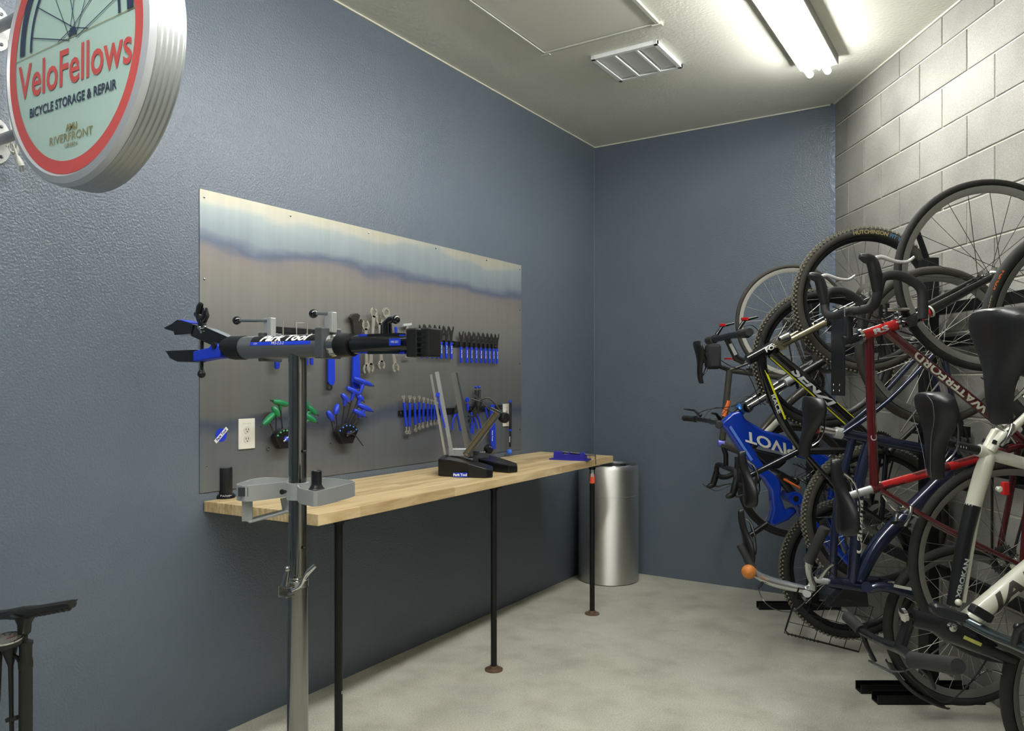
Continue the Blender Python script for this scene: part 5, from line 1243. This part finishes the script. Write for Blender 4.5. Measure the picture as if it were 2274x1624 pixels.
MB().tube([p(1652, 803), p(1636, 796), p(1614, 752)], [.018, .018, .015], 14).build('stem', BSATIN, t)
MB().obox(p(1628, 776, -.02), (RV * .45 + UP * -.9).normalized(), FV, (RV * .9 + UP * .45).normalized(), .06, .003, .016).build('stem_label', LGREY, t, smooth=False)
c = p(1614, 748); flatbar(t, [c + FV * .33, c + FV * .12, c, c - FV * .12, c - FV * .33 - UP * .01], .0155)
for s in (-1, 1):
    grip(t, c + FV * s * .23, c + FV * s * .36, .019)
    q = c + FV * s * .19 + UP * .02
    MB().tube([q, q + UP * .045 + RV * .03, q + UP * .06 + RV * .09], [.010, .008, .005], 10).build('brake_lever', BGLOSS, t)
    MB().obox(q + UP * .05 + RV * .03, RV, FV, UP, .03, .02, .014).build('red_lever_cap', RED, t, smooth=False, bevel=.002)
MB().ball(c - UP * .0 - FV * .17 + RV * .01, .018, 12).build('bar_bell', CHROME, t)
MB().tube([p(1772, 1003), p(1667, 1056)], .0145, 16).build('seatpost', mat('shiny_black_post', (70, 72, 76), .12, metal=.9), t)
saddle(t, p(1655, 1128), p(1637, 1003), -RV + UP * .1, FV, .14, h=.06, seam=False)
crank(t, bb, .8); chain(t, bb, .08, rh, .04); cassette(t, rh); derail(t, rh, (-UP + RV * .3).normalized())
cable(t, [p(1640, 730), p(1668, 722), p(1690, 745), p(1700, 790)]); cable(t, [p(1600, 800), p(1625, 815), p(1660, 830), p(1690, 900)]); cable(t, [p(1655, 1058), p(1672, 1078), p(1668, 1100), p(1676, 1130)], .003, GREYM)

# ================================================================== 4 navy cruiser with wire basket, nose down
d = 3.30; p = lambda x, y, o=0: P(x, y, d + o)
t = thing('cruiser_bike', p(1930, 1130), 'dark navy cruiser bike with curved tubes and wire basket hung nose-down', 'bicycle')
rh = p(2075, 768); fh = p(2140, 1388); bb = p(2128, 1012); sc_ = p(1868, 962)
wheel(t, rh, NR, .338, .042, rimc=ALUD, rimd=.026, nsp=28, tyre=RUBBER_OLD, spm=SPOKE_W)
w4 = wheel(t, fh, NR, .343, .042, rimc=ALUD, rimd=.026, nsp=28, spm=SPOKE_W)
fr = frame_mb([([sc_, bb], .022), ([p(1895, 968), p(1866, 1085), p(1852, 1200), p(1850, 1290)], .0165), ([p(1932, 978), p(1906, 1080), p(1900, 1200), p(1893, 1295)], .024), ([bb, p(2092, 1062), p(2010, 1145), p(1945, 1215), p(1905, 1292)], [.026, .028, .031, .031, .028]), ([p(1838, 1292), p(1915, 1304)], .026)]
    + [([sc_ + FV * s * .02, p(1960, 890) + FV * s * .05, rh + FV * s * .065], .010) for s in (-1, 1)] + [([bb + FV * s * .03, rh + FV * s * .065], .011) for s in (-1, 1)]).build('frame', NAVY, t)
text_tube('Cabana', .058, p(1900, 1255), p(1905, 1085), .0246, -FV, .5, 'lettering', CREAM, fr, shear=.25, sx=1.35, bold=.001)
fkb = MB()
for s in (-1, 1): fkb.tube([p(1918, 1304) + FV * s * .035, p(1960, 1298) + FV * s * .055, p(2050, 1330) + FV * s * .06, fh + FV * s * .06], [.020, .020, .018, .012], 14, sm=5)
fkb.tube([p(1925, 1304, .07), p(1925, 1304, -.07)], .022, 12); fkb.build('fork', NAVY, t)
MB().obox(p(2005, 1305, -.085), (RV - UP * .2).normalized(), FV, (UP + RV * .2).normalized(), .075, .001, .012).build('cream_stripe', CREAM, t, smooth=False)
MB().tube([p(1800, 948), sc_], .0135, 14).build('seatpost', CHROME, t)
b = MB(); b.ring(p(1812, 950), RV, .022, [(-.004, -.006), (.004, -.006), (.004, .006), (-.004, .006)], 20); b.build('red_reflector_band', RED, t)
MB().lathe(p(1862, 962), (RV - UP * .2), [(.024, -.015), (.024, .015)], 18).build('seat_clamp', ALU, t)
saddle(t, p(1790, 879), p(1772, 1014), -RV - UP * .15, FV, .20, h=.068, seam=False)
st_ = MB(); st_.tube([p(1838, 1292), p(1808, 1288)], .013, 12); st_.tube([p(1808, 1288), p(1800, 1306), p(1790, 1312)], [.014, .016, .018], 12); st_.build('stem', ALU, t)
MB().tube([p(1792, 1318, .06), p(1792, 1318), p(1792, 1318, -.06)], .0175, 16).build('bar_clamp', ALU, t)
hb4 = MB().tube([p(1672, 1262, .42), p(1680, 1276, .38), p(1715, 1292, .24), p(1752, 1302, .12), p(1795, 1310, 0), p(1806, 1302, -.12), p(1797, 1275, -.24), p(1795, 1245, -.3)], [.014, .019, .021, .020, .016, .013, .0125, .0125], 16, sm=5).build('handlebar', mat('bright_handlebar_chrome', (205, 206, 205), .15, metal=.8), t)
grip(t, p(1672, 1262, .42), p(1643, 1210, .46), .018); grip(t, p(1795, 1248, -.3), p(1832, 1172, -.34), .019)
bl = MB().lathe(p(1663, 1270, .34), -FV - RV * .35, [(.001, .028), (.018, .024), (.030, .014), (.034, .002), (.030, -.012), (.02, -.016)], 28).build('bell', mat('orange_bell', (198, 120, 50), .5, bump=.6, bscale=160), t)
MB().ball(p(1796, 1254, -.26), .017, 18).build('chrome_bell', CHROME, t)
MB().tube([p(1822, 1256, -.1), p(1814, 1276, -.16), p(1822, 1282, -.2), p(1838, 1262, -.22), p(1852, 1252, -.26)], [.007, .008, .008, .007, .006], 10, sm=4).build('brake_lever', STEEL, t)
MB().tube([p(1700, 1280, .3), p(1690, 1300, .3), p(1682, 1306, .3)], [.006, .006, .008], 8).build('brake_lever', BLACK, t)
cable(t, [p(1684, 1308, .3), p(1696, 1335, .28), p(1722, 1354, .2), p(1760, 1358, .1), p(1795, 1330, 0)], .0025, GREYM); cable(t, [p(1800, 1280, -.2), p(1830, 1262, -.15), p(1880, 1300, -.1), p(1950, 1310, 0)], .0025)
b = MB(); b.obox(p(1861, 785), RV, FV, UP, .010, .125, .36); rc_ = b.build('rear_carrier', BSATIN, t, smooth=False, bevel=.003); rc_['label'] = 'black flat rear carrier plate'
for s in (-1, 1): MB().tube([p(1862, 700) + FV * s * .055, p(1960, 730) + FV * s * .06, rh + FV * s * .065], .004, 8).build('carrier_strut', BSATIN, rc_)
for a_ in (-.03, .03):
    for b_ in (855, 868): MB().lathe(p(1860, b_) + FV * a_ - RV * .005, -RV, [(.005, 0), (.004, .002), (0, .003)], 8).build('rivet', STEEL, rc_)
MB().prism([p(1836, 1349, -.02), p(1884, 1296, -.02), (p(1925, 1300, -.02)), p(1930, 1349, -.02)], FV * .05).build('basket_bracket', BSATIN, t, smooth=False, bevel=.003)
fb = MB(); vs_ = []; fs_ = []
for k in range(15):
    a = radians(206 + 52 * k / 14); dd = RV * cos(a) + UP * sin(a)
    for (rr, ww) in ((.352, -.03), (.362, -.018), (.364, 0), (.362, .018), (.352, .03), (.350, .028), (.359, 0), (.350, -.028)): vs_.append(fh + dd * rr + FV * ww)
for k in range(14):
    for j in range(8): fs_.append((k * 8 + j, k * 8 + (j + 1) % 8, (k + 1) * 8 + (j + 1) % 8, (k + 1) * 8 + j))
fs_ += [tuple(range(8))[::-1], tuple(range(112, 120))]
fb.add(vs_, fs_).build('front_fender', BSATIN, t)
# basket
BK = MB(); o = (1742, 1405); 
def bp(u, v, w_):   # u along bottom (0-1), v up the side, w depth
    x = 1742 + 165 * u + 32 * v; y = 1406 + 42 * u - 100 * v + 14 * u * v * 0; return P(x, y, 3.02 + .30 * w_)
def bl2(a, c, r=.0022): BK.tube([a, c], r, 6)
for w_ in (0, 1):
    for k in range(6): bl2(bp(k / 5, 0, w_), bp(k / 5, 1, w_), .0016)
    for k in range(5): bl2(bp(0, k / 4, w_), bp(1, k / 4, w_), .0014)
for k in range(9): bl2(bp(k / 8, 0, 0), bp(k / 8, 0, 1), .0016)
for u in (0, 1):
    for k in range(5): bl2(bp(u, k / 4, 0), bp(u, k / 4, 1), .0015)
    for k in range(5): bl2(bp(u, 0, k / 4), bp(u, 1, k / 4), .0015)
rim = [bp(0, 0, 0), bp(1, 0, 0), bp(1, 1, 0), bp(0, 1, 0)]
BKo = BK.build('wire_basket', RACKM, t); BKo['label'] = 'black wire front basket'
MB().tube([bp(0, 1, 0), bp(0, .06, 0), bp(.05, 0, 0), bp(1, 0, 0)], .0036, 8).build('basket_rim', RACKM, BKo); MB().tube([bp(0, 1, 1), bp(0, .06, 1), bp(.05, 0, 1), bp(1, 0, 1)], .0036, 8).build('basket_rim', RACKM, BKo)
b = MB(); 
for k in range(9): b.tube([bp(.03 + .05 * k, -.01, 0), bp(.05 + .05 * k, .02, 0), bp(.055 + .05 * k, -.03, 0)], .0028, 6)
b.build('rim_coil', RACKM, BKo)
crank(t, bb, 2.3, m=GREYM); chain(t, bb, .085, rh, .035); cassette(t, rh)
caliper(t, p(1990, 1300), RV, UP)
b = MB(); b.tube([p(1870, 1120, -.03), p(1880, 1230, -.03)], .004, 8); b.build('cable_guide', BLACK, t)

# ================================================================== 5 red road bike, nose up
d = 2.70; p = lambda x, y, o=0: P(x, y, d + o)
t = thing('road_bike', p(2080, 920), 'deep red steel road bike with black drop bars hung nose-up', 'bicycle')
fh = p(2198, 612); rh = p(2243, 1248); bb = p(2278, 986); sc_ = p(1942, 1085)
wheel(t, fh, NR, .335, .028, rimc=mat('machined_rim', (140, 140, 134), .4, metal=.5), rimd=.022, nsp=24, spm=mat('dark_spokes', (60, 60, 56), .4, metal=.5), hubm=STEEL)
wheel(t, rh, NR, .354, .034, rimc=mat('machined_rim', (140, 140, 134)), rimd=.022, nsp=28, spm=SPOKE, hubm=STEEL)
hA = p(1912, 747); hB = p(1990, 721)
fr = frame_mb([([p(1930, 745), p(1934, 900), sc_], .0155), ([p(1968, 735), bb], .0175), ([sc_ , bb], .0150), ([p(1935, 1087), p(1957, 1080)], .0175)]
    + [([p(1950, 1086) + FV * s * .012, p(2080, 1165) + FV * s * .04, rh + FV * s * .065], .0078) for s in (-1, 1)] + [([bb + FV * s * .03, rh + FV * s * .065], .010) for s in (-1, 1)]).build('frame', DRED, t)
MB().tube([hA, hB], .0195, 20).build('head_tube', RED, fr)
text_tube('RS', .026, hA, hB, .0199, -FV, .5, 'head_badge', LGREY, fr, sx=2.0, bold=.001)
MB().tube([p(1957, 1079.5), p(2060, 1051)], .0152, 16).build('bright_red_sleeve', RED, fr); MB().tube([p(2105, 1037), p(2200, 1010)], .0152, 16).build('bright_red_sleeve', RED, fr)
for q, x, y in ((0, 1911, 747.5), (1, 1991, 720.5)): MB().tube([p(x - 3, y + 1), p(x + 3, y - 1)], .0265, 20).build('headset_cup', CHROME, fr)
text_tube('WATERFORD', .040, p(2200, 924), p(2000, 762), .0179, -FV, .47, 'lettering', CREAM, fr, sx=1.30, bold=.0012)
text_tube('C', .03, p(1938, 980), p(1934, 940), .0159, -FV, .2, 'lettering', LGREY, fr)
fk = fork2(t, p(2006, 716), fh, .052, .0175, .010, BGLOSS, steerer=p(1885, 757)); text_tube('EASTON', .022, p(2040, 700), p(2120, 664), .018, -FV, .3, 'lettering', LGREY, fk, bold=.0004); 
MB().tube([p(2043, 703, -.055), p(2062, 694, -.055)], .0172, 14).build('red_decal', RED, fk)
for x, y in ((2052, 698), (2066, 692)): MB().ring(p(x, y, -.052), (RV + UP * .48), .0185, [(-.001, -.003), (.002, -.003), (.002, .003), (-.001, .003)], 18).build('reflector_band', CREAM, fk)
b = MB(); b.tube([p(1903, 750), p(1874, 757)], .016, 16); b.tube([p(1884, 757), p(1884, 720), p(1886, 698)], [.016, .014, .018], 16); b.build('stem', BSATIN, t)
MB().obox(p(1889, 692, -.03), RV, FV, UP, .045, .006, .035).build('stem_faceplate', CHROME, t, smooth=False, bevel=.003)
dropbar(t, p(1886, 694), UP, -RV, lever=mat('white_silver_lever', (215, 215, 215), .25, metal=.5), w=.42, drop=.14, reach=.1)
caliper(t, p(1998, 690), RV, UP)
MB().tube([p(1940, 1085), p(1879, 1104)], .0135, 18).build('seatpost', ALU, t)
saddle(t, p(1866, 1190), p(1842, 1022), -RV + UP * .0, FV, .15, h=.055, seam=False)
crank(t, bb, 2.2, m=BSATIN, rr=.09); chain(t, bb, .09, rh, .035); cassette(t, rh); derail(t, rh, (-UP + RV * .2).normalized())
caliper(t, p(2010, 1130), (RV * .3 + UP).normalized(), RV)
cable(t, [p(1900, 672, -.1), p(1935, 700, -.1), p(1960, 720), p(1950, 800)]); cable(t, [p(1960, 1100), p(1990, 1135), p(2040, 1150), p(2052, 1190)], .003, CHROME)
cable(t, [p(1850, 680, .1), p(1900, 705), p(1952, 712), p(1985, 700)], .0025)
MB().obox(p(2232, 1085, -.05), RV, FV, UP, .02, .02, .045).build('rear_light', mat('red_lens', (200, 40, 40), .3), t, smooth=False, bevel=.003)
# bottle cage rods
cable(t, [p(2085, 850, -.02), p(2020, 930, -.02), p(2000, 960, -.02)], .0035, CHROME, 'bottle_cage')

# ================================================================== 6 white hybrid bike, nose down
d = 2.30; p = lambda x, y, o=0: P(x, y, d + o)
t = thing('hybrid_bike', p(2200, 1150), 'white and black hybrid bike hung nose-down in front of the red one', 'bicycle')
rh = p(2435, 737); fh = p(2480, 1545); bb = p(2499, 1087); sc_ = p(2190, 1008)
w6 = wheel(t, rh, NR, .345, .036, rimc=ALUD, rimd=.020, nsp=28); arc_text('KENDA', .020, rh, .332, radians(-63), ORNG, w6, .0165, bold=.0008); arc_text('STREET', .016, rh, .332, radians(-76), mat('worn_yellow_print', (150, 140, 95)), w6, .0165, bold=.0004)
wheel(t, fh, NR, .345, .036, rimc=ALUD, rimd=.020, nsp=28)
hA = p(2022, 1372); hB = p(2166, 1408)
fr = frame_mb([([p(2196, 1010), p(2182, 1050), p(2160, 1125)], [.020, .023, .022]), ([p(2172, 1000), p(2250, 1023), bb], [.019, .018, .018]), ([p(2150, 1378), p(2275, 1276), bb], [.029, .031, .028])]
    + [([p(2194, 1000) + FV * s * .012, p(2222, 960) + FV * s * .022, p(2242, 945) + FV * s * .028, rh + FV * s * .065], [.013, .014, .011, .009]) for s in (-1, 1)] + [([bb + FV * s * .03, rh + FV * s * .065], .011) for s in (-1, 1)]).build('frame', CREAM, t)
tt = MB().tube([p(2161, 1122), p(2142, 1200), p(2118, 1345)], [.0222, .021, .020], 18, sm=4).build('black_top_tube', BSATIN, fr)
MB().tube([p(2172, 1110, .0), p(2156, 1200, .0), p(2134, 1336)], [.014, .013, .013], 14, sm=3).build('white_tube_edge', CREAM, fr)
text_tube('XIROKAN', .020, p(2112, 1345), p(2146, 1210), .0215, -FV, .48, 'lettering', LGREY, fr, dang=-.1, sx=1.3, bold=.0008)
text_tube('JAI', .060, p(2150, 1378), p(2320, 1240), .0318, -FV, .48, 'lettering', mat('dark_grey_print', (62, 60, 55), .4), fr, sx=1.9, bold=.002, shear=.3)
MB().tube([hA, hB], .026, 20).build('head_tube', BSATIN, fr)
MB().lathe(p(2112, 1392, -.03), -FV, [(.013, 0), (.012, .012), (.006, .014)], 16).build('chrome_bolt', CHROME, fr)
fork2(t, p(2176, 1405), fh, .055, .020, .012, BGLOSS, steerer=hA)
MB().tube([p(2058, 1378), p(2105, 1400), p(2160, 1422), p(2250, 1462)], [.020, .034, .032, .022], 16, sm=3).build('fork_crown', BSATIN, t)
MB().obox(p(2160, 1424, -.075), (RV - UP * .45).normalized(), FV, (UP + RV * .45).normalized(), .055, .001, .010).build('yellow_decal', mat('pale_yellow_print', (180, 180, 90), .5), t, smooth=False)
MB().ball(p(2128, 1338, -.02), .010, 12).build('cable_stop', CREAM, fr)
MB().tube([p(2098, 984), p(2174, 1001)], .0140, 18).build('seatpost', BSATIN, t)
for k in range(5): MB().obox(p(2122 + 6 * k, 989.5 + 1.3 * k, -.0142), RV, FV, UP, .0022, .0008, .006).build('post_mark', WHITE, t, smooth=False)
saddle(t, p(2044, 872), p(2062, 1068), -RV - UP * .05, FV, .195, h=.068)
MB().tube([p(2020, 1372), p(2012, 1400), p(1998, 1438)], [.020, .017, .018], 16, sm=3).build('stem', BSATIN, t)
MB().lathe(p(2003, 1367), -RV - UP * .2, [(.022, -.01), (.022, 0), (.012, .004)], 18).build('stem_cap', CHROME, t)
MB().tube([p(1945, 1420, .16), p(1972, 1432, .07), p(1998, 1442, 0), p(2018, 1455, -.10), p(2030, 1466, -.17)], [.0125, .0145, .0155, .0145, .0125], 16, sm=4).build('handlebar', BSATIN, t)
MB().tube([p(1905, 1398, .27), p(1945, 1420, .16)], .0125, 14).build('handlebar', BSATIN, t)
grip(t, p(1914, 1402, .25), p(1880, 1368, .34), .0185); grip(t, p(2030, 1466, -.17), p(2128, 1480, -.40), .0205)
for (a_, b_, c_) in (((1915, 1404, .24), (1925, 1435, .22), (1945, 1470, .2)), ((2035, 1472, -.17), (2062, 1500, -.2), (2075, 1530, -.2))):
    MB().tube([p(*a_), p(*b_), p(*c_)], [.010, .008, .005], 10, sm=3).build('brake_lever', BSATIN, t)
MB().tube([p(1930, 1468, .2), p(1985, 1496, .1)], [.004, .005], 8).build('lever_blade', GREYM, t)
cable(t, [p(2000, 1480, 0), p(2040, 1520), p(2100, 1560), p(2160, 1510), p(2200, 1450)], .0025); cable(t, [p(1930, 1455, .2), p(1950, 1478, .1), p(2010, 1490), p(2100, 1430)], .0025, GREYM)
cable(t, [p(2150, 1520), p(2190, 1490), p(2230, 1500), p(2260, 1545)], .003, CHROME)
crank(t, bb, .6, m=BSATIN); chain(t, bb, .085, rh, .035); cassette(t, rh)
caliper(t, p(2228, 950), (UP + RV * .5).normalized(), (RV - UP * .5).normalized(), STEEL)
MB().tube([p(2140, 945, -.02), p(2175, 935, .02), p(2230, 958, -.03), p(2255, 985, -.03)], .0022, 8, sm=3).build('brake_cable', STEEL, t)
MB().lathe(p(2216, 1086, -.03), -FV, [(.008, 0), (.009, .01), (.005, .014)], 12).build('white_cap_bolt', CREAM, fr)

# ================================================================== 7 near black comfort bike, nose down, mostly outside the frame
d = 1.70; p = lambda x, y, o=0: P(x, y, d + o)
t = thing('comfort_bike', p(2300, 1000), 'nearest dark comfort bike, only its big saddle and curved bar in view', 'bicycle')
rh = p(2960, 640); fh = p(2985, 1500); bb = p(2900, 980); sc_ = p(2480, 870)
DK = mat('dark_grey_paint', (40, 43, 45), .3, coat=.4)
wheel(t, rh, NR, .34, .04, rimc=ALUD, rimd=.024); wheel(t, fh, NR, .34, .04, rimc=ALUD, rimd=.024)
hA = p(2440, 1445); hB = p(2540, 1470)
frame_mb([([sc_, bb], .019), ([hA, hB], .024), ([sc_, p(2470, 1150), p(2480, 1440)], .018), ([p(2530, 1460), bb], .024)] + [([sc_ + FV * s * .02, rh + FV * s * .065], .01) for s in (-1, 1)] + [([bb + FV * s * .02, rh + FV * s * .065], .01) for s in (-1, 1)]).build('frame', DK, t)
fork2(t, p(2550, 1470), fh, .055, .018, .012, DK, steerer=hA)
MB().tube([p(2243, 815), sc_], .0145, 18).build('seatpost', BSATIN, t)
saddle(t, p(2178, 686), p(2196, 945), -RV - UP * .05, FV, .225, h=.07, seam=False)
MB().tube([hA, p(2400, 1450), p(2370, 1480)], .016, 14).build('stem', BSATIN, t)
P7 = lambda x, y, dd: P(x, y, dd)
MB().tube([P7(2136, 1374, 2.04), P7(2200, 1408, 1.96), P7(2262, 1434, 1.86), P7(2320, 1462, 1.77), P7(2368, 1482, 1.70), P7(2430, 1520, 1.62), P7(2510, 1590, 1.50), P7(2570, 1650, 1.38)], .0135, 18, sm=4).build('handlebar', mat('gunmetal_bar', (88, 98, 100), .22, metal=.8), t)
def ergo(a, b_, c_, nm='grip'):
    MB().tube([a, b_, c_], [.015, .019, .021], 18, sm=3).build(nm, BSATIN, t)
g_ = MB().prism([P7(2058, 1342, 2.08), P7(2066, 1335, 2.08), P7(2090, 1341, 2.07), P7(2140, 1362, 2.04), P7(2148, 1380, 2.04), P7(2120, 1378, 2.05), P7(2090, 1368, 2.06), P7(2062, 1360, 2.08)], -FV * .03).build('ergonomic_grip', BSATIN, t, smooth=True, bevel=.010)
MB().tube([P7(2134, 1373, 2.04), P7(2142, 1377, 2.03)], .0165, 18).build('grip_collar', GREYM, t)
grip(t, P7(2570, 1650, 1.38), P7(2690, 1700, 1.28), .017)
MB().obox(P7(2178, 1362, 1.98), (RV - UP * .6).normalized(), FV, (UP + RV * .6).normalized(), .055, .03, .024).build('shifter_pod', BLACK, t, smooth=False, bevel=.005)
b = MB(); b.ball(P7(2262, 1395, 1.86), .012, 12); b.tube([P7(2255, 1430, 1.86), P7(2262, 1400, 1.84), P7(2290, 1380, 1.80)], [.012, .010, .006], 10); b.build('brake_lever', BSATIN, t)
crank(t, bb, 1.2); cassette(t, rh); chain(t, bb, .085, rh, .035)
